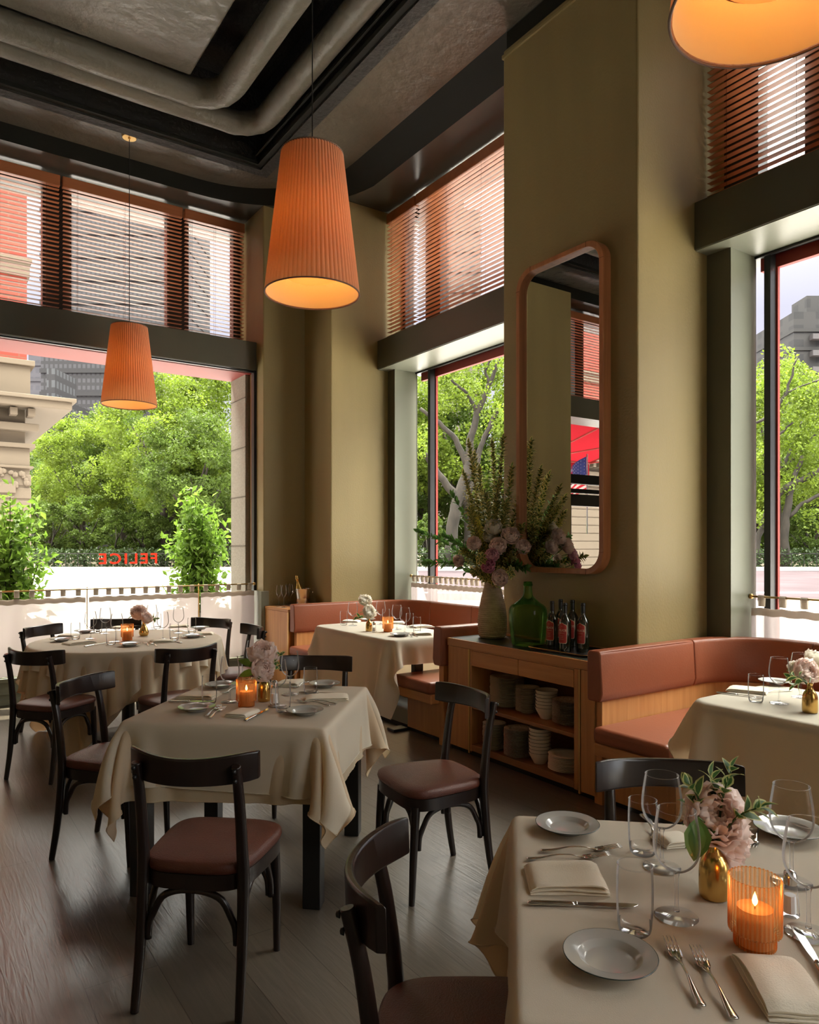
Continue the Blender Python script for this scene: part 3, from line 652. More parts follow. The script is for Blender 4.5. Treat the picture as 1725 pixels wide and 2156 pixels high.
# planters with flowering shrubs just outside the left window
def shrub(name,label,loc,h,w_,seed,n=900,leaf=.085,fl=14):
    o=thing(name,label,'shrub',loc,group='flowering shrubs outside the left window'); rn=random.Random(seed)
    b=B(); P=[];Fp=[]
    for k in range(16):
        a=rn.uniform(0,6.28); hh=h*rn.uniform(.5,1.0); r=w_*rn.uniform(.1,.9)*(1.2-hh/h*.5)
        pts=[Vector((.1*math.cos(a),.1*math.sin(a),0)),Vector((r*.6*math.cos(a),r*.6*math.sin(a),hh*.45)),Vector((r*math.cos(a),r*math.sin(a),hh))]
        b.tube(pts,[.009,.006,.003],5)
        for i in range(n//16):
            t=rn.random()**.7; p=pts[0].lerp(pts[1],t*2) if t<.5 else pts[1].lerp(pts[2],t*2-1); s=.11*(1.15-t*.5)
            P.append((p.x+rn.gauss(0,s),p.y+rn.gauss(0,s),max(.02,p.z+rn.gauss(0,s))))
        Fp.append(pts[2])
    b.obj('stems',BARK,o); leaves('foliage',np.array(P),leaf,SHRUBL,o,asp=.5,up=.5)
    for k in range(min(fl,len(Fp))):
        c=Fp[k]+Vector((rn.uniform(-.05,.05),rn.uniform(-.05,.05),-rn.random()*.25)); b=B()
        for j in range(6):
            a=j*PI/3; u=Vector((math.cos(a),math.sin(a),.35)); s=Vector((-math.sin(a),math.cos(a),0)); b.add([c,c+u*.022+s*.012,c+u*.04,c+u*.022-s*.012],[(0,1,2,3)])
        b.obj('blossom',MATS.get('white_blossom') or mat('white_blossom',(.85,.75,.76),.6),o)
    return o
def planter(loc,label):
    o=thing('planter_box',label,'planter',loc); b=B(); b.box((-.4,-.28,0),(.4,.28,.75)); b.obj('box',mat('planter_paint',(.10,.09,.08),.6) if 'planter_paint' not in MATS else MATS['planter_paint'],o,bevel=.01)
    B().box((-.36,-.24,.70),(.36,.24,.765)).obj('soil',MATS['park_soil'],o)
planter((.90,9.0,GZ),'planter box holding the shrub at the left edge of the left window'); planter((3.10,9.25,GZ),'planter box holding the taller shrub by the granite jamb')
shrub('mandevilla_shrub','white flowered shrub at the left edge of the left window',(.90,9.0,.64),1.38,.42,1,2200,.10)
shrub('mandevilla_shrub','taller white flowered shrub in front of the granite jamb',(3.10,9.25,.64),1.62,.44,5,2600,.10)
# things seen only in the mirror: entrance awning, flag, building opposite
o=thing('entrance_awning','red scalloped awning over the entrance, reflected in the mirror','awning',(-2.4,8.3,.52))
REDC=sheer('red_awning_cloth',(.16,.008,.012),.0,.35)
v=[(-2.2,0,3.30),(2.2,0,3.30),(2.2,2.2,2.72),(-2.2,2.2,2.72)]; B().add(v,[(0,1,2,3)]).obj('canopy',REDC,o)
v=[];f=[]
for i in range(89):
    x=-2.2+i*.05; v+=[(x,2.2,2.72),(x,2.2,2.42-.05*abs(math.sin(x/.22*PI/1)))]
for i in range(88): f.append((2*i,2*i+1,2*i+3,2*i+2))
B().add(v,f).obj('valance',REDC,o)
b=B()
for x in (-2.2,-.7,.8,2.2): b.tube([(x,0,3.28),(x,2.2,2.70)],.018,6); b.tube([(x,0,2.75),(x,2.2,2.70)],.015,6)
b.tube([(-2.2,2.18,2.70),(2.2,2.18,2.70)],.018,6); b.obj('awning_frame',RED,o)
o=thing('flag','striped flag with a starred blue corner hanging outside, reflected in the mirror','flag',(-3.5,9.6,2.6))
fr,fw_,fb=mat('flag_red',(.6,.03,.05),.7,translucent=.4),mat('flag_white',(.85,.85,.85),.7,translucent=.4),mat('flag_blue',(.03,.05,.2),.7,translucent=.4)
b=B()
for i in range(13):
    b.mi=i%2
    for j in range(16):
        u0,u1=j/16*1.1,(j+1)/16*1.1; z0,z1=.6-i*.05,.6-(i+1)*.05; g=lambda u:.05*math.sin(u*9)
        if i<7 and u1<.46: continue
        b.add([(u0,g(u0),z0-u0*.5),(u1,g(u1),z0-u1*.5),(u1,g(u1),z1-u1*.5),(u0,g(u0),z1-u0*.5)],[(0,1,2,3)])
b.obj('stripes',[fr,fw_],o)
b=B()
for j in range(7):
    u0,u1=j*.06875,(j+1)*.06875; g=lambda u:.05*math.sin(u*9); b.add([(u0,g(u0),.6-u0*.5),(u1,g(u1),.6-u1*.5),(u1,g(u1),.25-u1*.5),(u0,g(u0),.25-u0*.5)],[(0,1,2,3)])
b.obj('canton',fb,o)
b=B()
for i in range(5):
    for j in range(6):
        u=.04+j*.07; z=.56-i*.065-u*.5; y=.05*math.sin(u*9)
        p=[(u+ (.016 if q%2==0 else .007)*math.sin(q*PI/5),y-.003,z+(.016 if q%2==0 else .007)*math.cos(q*PI/5)) for q in range(10)]; b.add(p,[tuple(range(10))]); b.add([(x,y+.006,zz) for x,yy,zz in p],[tuple(range(10))])
b.obj('stars',fw_,o); B().tube([(-.02,0,.65),(-.02,0,-.9)],.015,8).obj('flagpole',STEEL,o)
def far_at(px,py,d): return Vector((*far(px,d)[:2],hz(py,d)))
# ------------------------------------------------------------------ cloth drape solver (cloths fall over their table and settle)
def drape(foot,hx,hy,n,ztop,rot=0,steps=150,seed=1,it=16,floor=.006):
    rg=np.random.default_rng(seed); m=max(8,int(round((n-1)*hy/hx))+1); u=np.linspace(-hx,hx,n); v=np.linspace(-hy,hy,m)
    U,V=np.meshgrid(u,v); c,s=math.cos(rot),math.sin(rot); cell=u[1]-u[0]
    p=np.stack([U*c-V*s,U*s+V*c,np.full(U.shape,ztop)],2)
    def sdf(x,y):
        if foot[0]=='c': return np.hypot(x,y)-foot[1]
        r=foot[3]; qx=np.abs(x)-foot[1]+r; qy=np.abs(y)-foot[2]+r
        return np.hypot(np.maximum(qx,0),np.maximum(qy,0))+np.minimum(np.maximum(qx,qy),0)-r
    def grad(x,y,D): return (sdf(x+1e-4,y)-D)/1e-4,(sdf(x,y+1e-4)-D)/1e-4
    D=sdf(p[:,:,0],p[:,:,1]); gx,gy=grad(p[:,:,0],p[:,:,1],D); near=np.abs(D)<.5*cell
    p[:,:,0]-=gx*D*near; p[:,:,1]-=gy*D*near
    pin=(D<.5*cell); free=(~pin)[:,:,None]; w_=free.astype(float); rest=p.copy()
    def RL(a,b): return np.sqrt(((rest[a]-rest[b])**2).sum(2))
    S=slice; prs=[]
    for o in (0,1):
        k=(n-1-o+1)//2; prs.append(((S(None),S(o,o+2*k-1,2)),(S(None),S(o+1,o+2*k,2)),1.0))
        k=(m-1-o+1)//2; prs.append(((S(o,o+2*k-1,2),S(None)),(S(o+1,o+2*k,2),S(None)),1.0))
    for o in (0,1):
        k=(m-1-o+1)//2; a,b=S(o,o+2*k-1,2),S(o+1,o+2*k,2)
        prs.append(((a,S(0,n-1)),(b,S(1,n)),.3)); prs.append(((a,S(1,n)),(b,S(0,n-1)),.3))
    bend=[]
    for o in range(3):
        for q in (0,1,2,3):
            pass
    for o in (0,1,2,3,4,5):
        xs=[i for i in range(o,n-3,6)]; ys=[i for i in range(o,m-3,6)]
        if xs: bend.append(((S(None),S(xs[0],xs[-1]+1,6)),(S(None),S(xs[0]+3,xs[-1]+4,6)),.35))
        if ys: bend.append(((S(ys[0],ys[-1]+1,6),S(None)),(S(ys[0]+3,ys[-1]+4,6),S(None)),.35))
    def prep(L_): return [(a,b,RL(a,b)[:,:,None],w_[a],w_[b],k) for a,b,k in L_]
    prs=prep(prs); bend=prep(bend)
    def con(a,b,L,wa,wb,k):
        d=p[b]-p[a]; l=np.sqrt((d*d).sum(2,keepdims=True))+1e-9; d*=k*(l-L)/l/(wa+wb+1e-9); p[a]+=d*wa; p[b]-=d*wb
    out=sdf(p[:,:,0],p[:,:,1])>0; p[:,:,2]+=(out&~pin)*rg.normal(size=out.shape)*.003; q=p.copy()
    for st in range(steps):
        vel=(p-q)*.95; sp_=np.sqrt((vel**2).sum(2,keepdims=True)); vel*=np.minimum(1,.022/(sp_+1e-9)); q=p.copy(); p+=vel*w_; p[:,:,2]-=.0012*w_[:,:,0]
        for _ in range(it):
            for c_ in prs: con(*c_)
        for c_ in bend: con(*c_)
        x,y,z=p[:,:,0],p[:,:,1],p[:,:,2]; D=sdf(x,y); side=(D<.003)&(~pin)
        gx,gy=grad(x,y,D); mv=(.003-D)*side; x+=gx*mv; y+=gy*mv
        np.minimum(z,ztop,out=z,where=~pin); z[:]=np.maximum(z,floor)
    for _ in range(2):
        pp=p.copy(); pp[1:-1,1:-1]=(p[1:-1,1:-1]*2+p[2:,1:-1]*.5+p[:-2,1:-1]*.5+p[1:-1,2:]*.5+p[1:-1,:-2]*.5)/4; p=np.where(free,pp,p)
    verts=p.reshape(-1,3); faces=[(j*n+i,j*n+i+1,(j+1)*n+i+1,(j+1)*n+i) for j in range(m-1) for i in range(n-1)]
    return verts,faces,(n,m)
def cloth_obj(name,D,m,parent=None,sub=1):
    b=B().add([tuple(v) for v in D[0]],D[1]); o=b.obj(name,m,parent,smooth=True,sub=sub)
    n,mm=D[2]; ring=[D[0][i] for i in range(n)]+[D[0][j*n+n-1] for j in range(mm)]+[D[0][(mm-1)*n+i] for i in range(n-1,-1,-1)]+[D[0][j*n] for j in range(mm-1,-1,-1)]
    B().tube([tuple(v) for v in ring],.0022,4,cap=False).obj('hem',m,o)
    return o
# ------------------------------------------------------------------ tables
Z_T=.745
LIN2=mat('warm_under_linen',(.78,.66,.48),.85,bump=.1,bscale=400,spec=.2,translucent=.35,tcol=(.8,.5,.25))
def square_table(name,label,c,rz,half):
    o=thing(name,label,'table',(c[0],c[1],0),rz)
    B().box((-half+.012,-half+.012,.705),(half-.012,half-.012,.732)).obj('table_top',BLACKM,o,bevel=.004)
    B().box((-half+.05,-half+.05,.64),(half-.05,half-.05,.71)).obj('table_frame',BLACKM,o)
    for sx in (-1,1):
        for sy in (-1,1):
            x=sx*(half-.065); y=sy*(half-.065); B().box((x-.037,y-.037,0),(x+.037,y+.037,.71)).obj('leg',BLACKM,o,bevel=.004)
    return o
ROT=R(-42.5); HT=.44
T1C=(1.383,.847); T2C=(1.343,3.203)
square_table('dining_table','black square table under the nearest white cloth, bottom right',T1C,ROT,HT)
square_table('dining_table','black square table with square legs in the middle of the room',T2C,ROT,HT)
D_u=drape(('r',HT-.005,HT-.005,.004),HT+.30,HT+.30,69,Z_T-.005,rot=R(1.5),seed=4)
D_t=drape(('r',HT,HT,.004),HT+.265,HT+.265,65,Z_T,rot=R(-1.2),seed=9)
def place(o,c,rz,z=0): o.location=(c[0],c[1],z); o.rotation_euler=(0,0,rz); return o
u2=place(cloth_obj('under_cloth',D_u,LIN2),T2C,ROT); tag(u2,'longer under cloth of the square table in the middle of the room','tablecloth')
c2=place(cloth_obj('tablecloth',D_t,LINEN),T2C,ROT); tag(c2,'ivory cloth over the square table in the middle, pointed corners hanging','tablecloth',kind=None)
dup(u2,'longer under cloth below the nearest table cover, left edge',(T1C[0],T1C[1],0),ROT+PI); dup(c2,'ivory cloth over the nearest table, bottom right of the photo',(T1C[0],T1C[1],0),ROT+PI)
# round table
T3C=(1.40,5.88); RT=.70
o=thing('round_table','round table under layered cloths by the left window','table',(T3C[0],T3C[1],0))
B().prism([(RT*math.cos(a*PI/24)*.97,RT*math.sin(a*PI/24)*.97) for a in range(48)],.70,.73).obj('table_top',BLACKM,o)
B().lathe([(0,0),(.26,0),(.26,.02),(.05,.05),(.04,.70),(.2,.71),(0,.71)],24).obj('pedestal',BLACKM,o,smooth=True,angle=40)
D=drape(('c',RT-.005),1.0,1.0,84,Z_T-.005,rot=R(3),seed=2)
tag(place(cloth_obj('under_cloth',D,LIN2),T3C,0),'floor length under cloth of the round table, tips near the floor','tablecloth')
D=drape(('c',RT),.84,.84,72,Z_T,rot=R(20),seed=7)
tag(place(cloth_obj('tablecloth',D,LINEN),T3C,0),'white top cloth on the round table by the left window','tablecloth')
# booth tables
def booth_table(label,c):
    o=thing('booth_table',label,'table',(c[0],c[1],0))
    B().prism(rrect(-.355,-.665,.355,.665,.12),.70,.73).obj('table_top',BLACKM,o)
    for y in (-.5,.5):
        B().box((-.04,y-.03,.02),(.04,y+.03,.71)).obj('leg',BLACKM,o,bevel=.004); B().box((-.26,y-.05,0),(.26,y+.05,.02)).obj('foot_plate',BLACKM,o,bevel=.004)
    return o
T4C=(3.41,5.33); T5C=(3.41,1.42)
booth_table('narrow table on black column legs in the far booth',T4C); booth_table('narrow table in the right hand booth, right edge of the photo',T5C)
D=drape(('r',.358,.668,.10),.36+.50,.67+.20,64,Z_T,rot=R(-1.5),seed=11)
c4=place(cloth_obj('tablecloth',D,LINEN),T4C,0); tag(c4,'sunlit ivory cloth on the far booth table','tablecloth'); dup(c4,'ivory cloth on the booth table at the right edge',(T5C[0],T5C[1],0),PI)

# ------------------------------------------------------------------ bistro chairs
def make_chair():
    o=thing('bistro_chair','','chair',group='dark bentwood bistro chairs')
    # leather cushion
    def outline(s,n=48):
        p=[]
        for i in range(n):
            a=2*PI*i/n; cx,sy=math.cos(a),math.sin(a); ex=.48
            x=math.copysign(abs(cx)**ex,cx); y=math.copysign(abs(sy)**ex,sy); w_=.193+.018*y
            p.append((x*w_*s,(y*.198+.008)*s))
        return p
    b=B(); lv=[(.94,.432),(1.0,.438),(1.015,.450),(1.0,.464),(.95,.472),(.8,.478),(.5,.482),(.2,.483)]
    v=[];f=[]; n=48
    for s,z in lv: v+=[(x,y,z) for x,y in outline(s)]
    for k in range(len(lv)-1):
        for i in range(n): f.append((k*n+i,k*n+(i+1)%n,(k+1)*n+(i+1)%n,(k+1)*n+i))
    f.append(tuple(range((len(lv)-1)*n,len(lv)*n))); b.add(v,f).obj('seat',LEATH,o,smooth=True)
    b=B(); a_,c_=outline(.985),outline(.87); v=[(x,y,.385) for x,y in a_]+[(x,y,.434) for x,y in a_]+[(x,y,.434) for x,y in c_]+[(x,y,.385) for x,y in c_]
    f=[]
    for k in range(4):
        for i in range(n): f.append((k*n+i,k*n+(i+1)%n,((k+1)%4)*n+(i+1)%n,((k+1)%4)*n+i))
    b.add(v,f).obj('seat_frame',CHAIRW,o,smooth=True,angle=50)
    def spl(pts,m=5):
        P_=[Vector(p) for p in pts]; out=[]
        for i in range(len(P_)-1):
            a=P_[max(i-1,0)];b_=P_[i];c=P_[i+1];d=P_[min(i+2,len(P_)-1)]
            for q in range(m):
                t=q/m; out.append(.5*((2*b_)+(c-a)*t+(2*a-5*b_+4*c-d)*t*t+(3*b_-a-3*c+d)*t**3))
        out.append(P_[-1]); return out
    for s in (-1,1):
        pts=spl([(s*.172,-.215,0),(s*.170,-.185,.18),(s*.168,-.165,.40),(s*.166,-.170,.52),(s*.165,-.192,.68),(s*.164,-.220,.795)])
        k=len(pts); rr=[.0135+.0065*min(1,i/10) if i<12 else .020-.005*(i-12)/(k-12) for i in range(k)]
        lg=B().tube(pts,rr,12).obj('leg',CHAIRW,o,smooth=True,angle=60,bevel=.003)
        pts=spl([(s*.165,.188,0),(s*.166,.180,.2),(s*.162,.168,.40)]); rr=[.0125+.0075*i/(len(pts)-1) for i in range(len(pts))]
        B().tube(pts,rr,12).obj('leg',CHAIRW,o,smooth=True,angle=60)
        for z in (.75,.782):
            b=B(); M2=Matrix.Translation((s*.164,-.206-.018-(z-.735)*.25,z))@Matrix.Rotation(R(90),4,'X'); b.lathe([(0,-.002),(.008,-.002),(.006,.005),(0,.007)],12,M=M2); b.obj('bolt',BLACKM,lg,smooth=True)
    # curved back board in front of the posts
    v=[];f=[]; n=20; hw=.215
    for i in range(n+1):
        x=-hw+2*hw*i/n; y=-.262+.080*(x/hw)**2+.012*abs(x/hw)**3; e=.006*(abs(x/hw)**8)
        zt=.834-e*1.2-.016*(1-(x/hw)**2); zb=.733+e; lean=-.035
        for (dy,z) in ((0,zb),(.0,zb+.004),(-.0,zt-.004),(.004,zt),(.017,zt),(.021,zt-.005),(.021,zb+.004),(.017,zb)):
            v.append((x,y+.012+dy+lean*(z-.77),z))
    for i in range(n):
        for k in range(8): f.append((i*8+k,i*8+(k+1)%8,(i+1)*8+(k+1)%8,(i+1)*8+k))
    f.append(tuple(range(7,-1,-1))); f.append(tuple(n*8+k for k in range(8)))
    B().add(v,f).obj('backrest',CHAIRW,o,smooth=True,angle=40,bevel=.003)
    def arch(a,b_,z0=.215):
        a=Vector(a); b_=Vector(b_); d=b_-a; pts=[]
        for t,z in ((0,z0),(.012,z0+.05),(.06,.30),(.16,.352),(.32,.374),(.5,.379),(.68,.374),(.84,.352),(.94,.30),(.988,z0+.05),(1,z0)): p=a+d*t; pts.append((p.x,p.y,z))
        B().tube(spl(pts,3),.0115,8).obj('brace',CHAIRW,o,smooth=True)
    arch((-.148,-.172,0),(.148,-.172,0)); arch((-.142,.160,0),(.142,.160,0)); arch((-.158,-.150,0),(-.155,.150,0)); arch((.158,-.150,0),(.155,.150,0))
    return o
ch=make_chair(); first=[True]
def chair(x,y,deg,label):
    if first[0]: first[0]=False; ch.location=(x,y,0); ch.rotation_euler=(0,0,R(deg-90)); ch['label']=label; return ch
    return dup(ch,label,(x,y,0),R(deg-90))
chair(.857,2.426,48,'bistro chair seen from behind, pulled out in front of the middle table')
chair(1.905,2.585,173,'bistro chair between the middle table and the oak sideboard, seat lit from the window')
chair(.823,3.728,-46,'bistro chair at the left side of the middle table, leather seat half under the cloth')
chair(.955,1.178,-40,'nearest bistro chair, cropped by the bottom edge of the photo')
chair(1.768,1.222,-130,'bistro chair behind the nearest table, only its back board above the cloth')
chair(1.875,3.700,-128,'bistro chair behind the middle table, facing the camera')
chair(.776,5.215,39,'bistro chair at the left edge in front of the round table')
chair(.995,6.42,-48,'bistro chair at the left rear of the round table, against the curtain')
chair(1.46,4.855,100,'bistro chair in front of the round table, right of centre, seen from behind')
chair(2.09,6.265,212,'bistro chair at the right rear of the round table, beside the curtain')
chair(2.13,5.61,176,'bistro chair seen edge on between the round table and the far booth')
chair(1.45,6.64,-114,'bistro chair behind the round table, backed by the bright curtain')

# ------------------------------------------------------------------ pendant lamps
SHADE=mat('pleated_shade_fabric',(.62,.34,.21),.8,bump=.1,bscale=200,translucent=.5,spec=.1)
SHIN=mat('shade_lining',(.88,.68,.40),.8,translucent=.55,spec=.1); DIFF=mat('shade_diffuser_fabric',(.72,.33,.18),.8,translucent=.45,spec=.1)
TRIM=mat('shade_piping',(.16,.09,.06),.8)
def lamp(loc,label,zc,power):
    o=thing('pendant_lamp',label,'lamp',loc,group='pleated pendant lamps')
    b=B(); n=512; v=[];f=[]; rows=8; H=.742
    for j in range(rows+1):
        t=j/rows; r=.25-.087*t
        for i in range(n):
            a=2*PI*i/n; q=r-.004+.0065*abs(math.sin(a*32+.35))**.6; v.append((q*math.cos(a),q*math.sin(a),H*t))
    for j in range(rows):
        for i in range(n): f.append((j*n+i,j*n+(i+1)%n,(j+1)*n+(i+1)%n,(j+1)*n+i))
    b.add(v,f).obj('shade',SHADE,o,smooth=True)
    B().lathe([(.243,.004),(.200,.375),(.157,H-.004)],96).obj('lining',SHIN,o,smooth=True)
    for r,z in ((.25,0),(.163,H)): B().tube([(r*math.cos(2*PI*i/64),r*math.sin(2*PI*i/64),z) for i in range(65)],.0042,8,cap=False).obj('trim_ring',TRIM,o,smooth=True)
    b=B(); b.lathe([(0,.085),(.10,.087),(.14,.095),(.155,.11)],48); dfz=b.obj('diffuser',DIFF,o,smooth=True)
    B().tube([(.155*math.cos(2*PI*i/48),.155*math.sin(2*PI*i/48),.11) for i in range(49)],.003,6,cap=False).obj('diffuser_ring',TRIM,dfz,smooth=True)
    b=B()
    for k in range(3):
        a=k*2*PI/3; b.tube([(.0,0,H-.03),(.162*math.cos(a),.162*math.sin(a),H-.005)],.002,6)
    b.tube([(0,0,.50),(0,0,H+.02)],.012,10); b.obj('spider',BLACKM,o)
    B().lathe([(0,-.055),(.03,-.04),(.036,0),(.02,.05),(.014,.07),(0,.07)],16,(0,0,.40)).obj('bulb',mat('warm_bulb',(1,.8,.5),.4,emit=(1,.62,.28,6)) if 'warm_bulb' not in MATS else MATS['warm_bulb'],o,smooth=True)
    B().tube([(0,0,H),(0,0,zc-loc[2]-.02)],.0035,6).obj('cord',BLACKM,o)
    B().lathe([(0,-.03),(.012,-.03),(.012,-.02),(.062,-.018),(.068,-.005),(.068,0),(0,0)],28,(0,0,zc-loc[2])).obj('canopy',BRASS,o,smooth=True,angle=40)
    l=light('bulb_light','POINT',(0,0,.36),power,(1,.50,.14),shadow_soft_size=.05); l.parent=o
    return o
lamp((1.715,7.165,2.81),'small looking pleated lamp hanging in front of the left window',Zc,18)
lamp((1.762,3.462,2.815),'large pleated lamp glowing orange above the middle table',Zt,22)
lamp((1.75,.947,2.815),'pleated lamp cropped by the top right corner, seen from below',5.58,17)

# ------------------------------------------------------------------ wall mirror
o=thing('wall_mirror','tall mirror with a rounded rose oak frame on the olive pillar','mirror',(XM,3.471,1.29))
hw=.401; Hm=2.16
def frame_ring(off,dx):
    return [(dx,p[0],p[1]) for p in rrect(-hw+off,off,hw-off,Hm-off,.145-off*.6,10)]
r0,r1,r2,r3=frame_ring(0,-.0),frame_ring(0,-.072),frame_ring(.036,-.072),frame_ring(.036,-.03); n=len(r0); v=r0+r1+r2+r3; f=[]
for k in range(3):
    for i in range(n): f.append((k*n+i,k*n+(i+1)%n,(k+1)*n+(i+1)%n,(k+1)*n+i))
B().add(v,f).obj('mirror_frame',ROSE,o,smooth=True,angle=50,bevel=.004)
v=[(-.034,p[1],p[2]) for p in frame_ring(.034,0)]; B().add(v,[tuple(range(n))]).obj('mirror_glass',MIRR,o)
b=B()
for y,z,dy,dz in ((-hw+.145,Hm,0,1),(hw-.145,Hm,0,1),(-hw+.145,0,0,1),(hw-.145,0,0,1)):
    b.box((-.0735,y-.0012,z-.036 if z>1 else 0),(-.07,y+.0012,z if z>1 else .036))
for y in (-hw,hw-.036):
    for z in (.145,Hm-.145): b.box((-.0735,y,z-.0012),(-.07,y+.036,z+.0012))
b.obj('frame_joint',mat('joint_shadow_line',(.12,.04,.02),.7),o)  # thin dark strips mark the frame joints

# ------------------------------------------------------------------ oak sideboard
SX0,SX1=3.24,3.675
o=thing('sideboard','honey oak sideboard with two drawers and open shelves of crockery','sideboard',(SX0,2.78,0)); x0=.0; 
def sb(name,a,b_,m=OAK,bev=.0025): return B().box((a[0]-SX0,a[1]-2.78,a[2]),(b_[0]-SX0,b_[1]-2.78,b_[2])).obj(name,m,o,bevel=bev)
sb('worktop',(SX0-.004,2.80,.752),(SX1,4.20,.806),OAKH); sb('inset_top',(SX0+.012,2.82,.8055),(SX1-.03,4.19,.8075),mat('dark_green_leather_top',(.03,.04,.032),.3),0); sb('back_lip',(SX1-.02,2.82,.806),(SX1,4.19,.822),OAKH)
sb('side_panel',(SX0,3.965,.035),(SX1,4.195,.75)); sb('side_panel',(SX0,2.80,.035),(SX1,2.925,.75))
for y in (3.948,2.928): sb('brass_strip',(SX0-.002,y,.02),(SX0+.02,y+.014,.75),BRASS,0)
sb('stile',(SX0,3.93,.035),(SX1,3.946,.75)); sb('stile',(SX0,2.945,.035),(SX1,2.977,.75))
sb('rail',(SX0,2.977,.742),(SX0+.02,3.93,.752),OAKH)
dr=sb('drawer',(SX0-.001,3.458,.636),(SX0+.40,3.927,.740),OAKH); sb('drawer',(SX0-.001,2.980,.636),(SX0+.40,3.452,.740),OAKH)
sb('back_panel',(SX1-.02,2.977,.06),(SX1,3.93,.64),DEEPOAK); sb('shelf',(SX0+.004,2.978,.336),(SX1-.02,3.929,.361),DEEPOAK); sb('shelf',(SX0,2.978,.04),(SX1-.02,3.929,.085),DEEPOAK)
sb('plinth',(SX0+.03,2.80,0),(SX1,4.195,.036),DARK,0)

# ------------------------------------------------------------------ banquettes
def sweep(path,prof,name,m,parent,bevel=0,angle=50):
    n=len(path); k=len(prof); v=[];f=[]
    for i,(x,y) in enumerate(path):
        a=Vector(path[max(i-1,0)]); b_=Vector(path[min(i+1,n-1)]); t=(b_-a).normalized(); nx,ny=t.y,-t.x
        for o_,z in prof: v.append((x+nx*o_,y+ny*o_,z))
    for i in range(n-1):
        for q in range(k): f.append((i*k+q,i*k+(q+1)%k,(i+1)*k+(q+1)%k,(i+1)*k+q))
    f.append(tuple(range(k-1,-1,-1))); f.append(tuple((n-1)*k+q for q in range(k)))
    return B().add(v,f).obj(name,m,parent,smooth=True,angle=angle,bevel=bevel,seg=3)
def banquette(label,y1,extra_trim=True):
    # local y runs down from the left wing (0) to the right wing (-2.37); x is measured from the room side
    o=thing('banquette',label,'banquette',(3.18,y1,0))
    XB=1.36; W=2.37; rc=.38     # seat side face of the rear back
    bp=[(.02,0.0),(.03,.28),(.0,.285),(-.105,.285),(-.115,.27),(-.095,.0)]
    def prof(): return [(.0,.60),(.012,.64),(.0,.865),(-.012,.880),(-.085,.880),(-.098,.865),(-.098,.60),(-.085,.592),(-.012,.592)]
    def P_(s): return s
    segs=[]
    segs.append([(0.02,0),(.45,0),(.90,0)])
    segs.append([(.905,0)]+[(XB-rc+rc*math.sin(R(a)),-rc+rc*math.cos(R(a))) for a in range(0,91,10)]+[(XB,-rc-.12)])
    segs.append([(XB,-rc-.125),(XB,-W/2)]); segs.append([(XB,-W/2-.004),(XB,-W+rc+.12)])
    segs.append([(XB,-W+rc+.115)]+[(XB-rc+rc*math.cos(R(a)),-W+rc-rc*math.sin(R(a))) for a in range(0,91,10)]+[(.905,-W)])
    segs.append([(.90,-W),(.45,-W),(.02,-W)])
    for i,s in enumerate(segs):
        fine=[]
        for a,b_ in zip(s[:-1],s[1:]):
            q=max(1,int(math.hypot(b_[0]-a[0],b_[1]-a[1])/.12))
            for j in range(q): fine.append((a[0]+(b_[0]-a[0])*j/q,a[1]+(b_[1]-a[1])*j/q))
        fine.append(s[-1]); sweep(fine,prof(),'back_cushion',BLEATH,o,bevel=.012,angle=60)
    allp=[(.06,0),(XB-rc,0)]+[(XB-rc+rc*math.sin(R(a)),-rc+rc*math.cos(R(a))) for a in range(0,91,10)]+[(XB,-W+rc)]+[(XB-rc+rc*math.cos(R(a)),-W+rc-rc*math.sin(R(a))) for a in range(0,91,10)]+[(.06,-W)]
    sweep(allp,[(-.02,.0),(-.02,.60),(-.075,.60),(-.075,.0)],'back_board',OAK,o)
    sd_=.47
    def cush(a,b_): 
        c=B().box((a[0],a[1],.372),(b_[0],b_[1],.462)).obj('seat_cushion',BLEATH,o,smooth=True,bevel=.028,seg=5,angle=60); return c
    cush((-.03,-sd_),(XB,.018)); cush((XB-.52,-W+sd_+.003),(XB,-sd_-.003)); cush((-.03,-W-.018),(XB,-W+sd_))
    B().box((-.015,-sd_+.015,.30),(XB,.018,.372)).obj('seat_rail',OAKH,o,bevel=.008); B().box((XB-.50,-W+sd_,.30),(XB,-sd_,.372)).obj('seat_rail',OAKH,o); B().box((-.015,-W-.018,.30),(XB,-W+sd_-.015,.372)).obj('seat_rail',OAKH,o,bevel=.008)
    B().box((.09,-sd_+.03,.035),(XB,.0,.30)).obj('base',OAK,o,bevel=.003); B().box((XB-.46,-W+sd_,.035),(XB,-sd_,.30)).obj('base',OAK,o); B().box((.09,-W-.0,.035),(XB,-W+sd_-.03,.30)).obj('base',OAK,o,bevel=.003)
    B().box((.12,-W,0),(XB-.02,-.0,.035)).obj('plinth',DARK,o)
    return o
bq=banquette('russet leather U shaped banquette of the far booth by the corner',6.695)
dup(bq,'russet leather U shaped banquette at the right, behind the booth table',(3.18,2.745,0))
# wooden station left of the far banquette, with champagne things on it
o=thing('service_cabinet','honey oak service cabinet in the corner left of the far booth','cabinet',(3.19,6.81,0))
B().box((0,0,.79),(.49,.60,.82)).obj('worktop',OAKH,o,bevel=.003); B().box((.004,.004,.03),(.486,.596,.79)).obj('body',OAK,o,bevel=.003); B().box((.0,-.004,.03),(.02,.016,.79)).obj('brass_strip',BRASS,o)
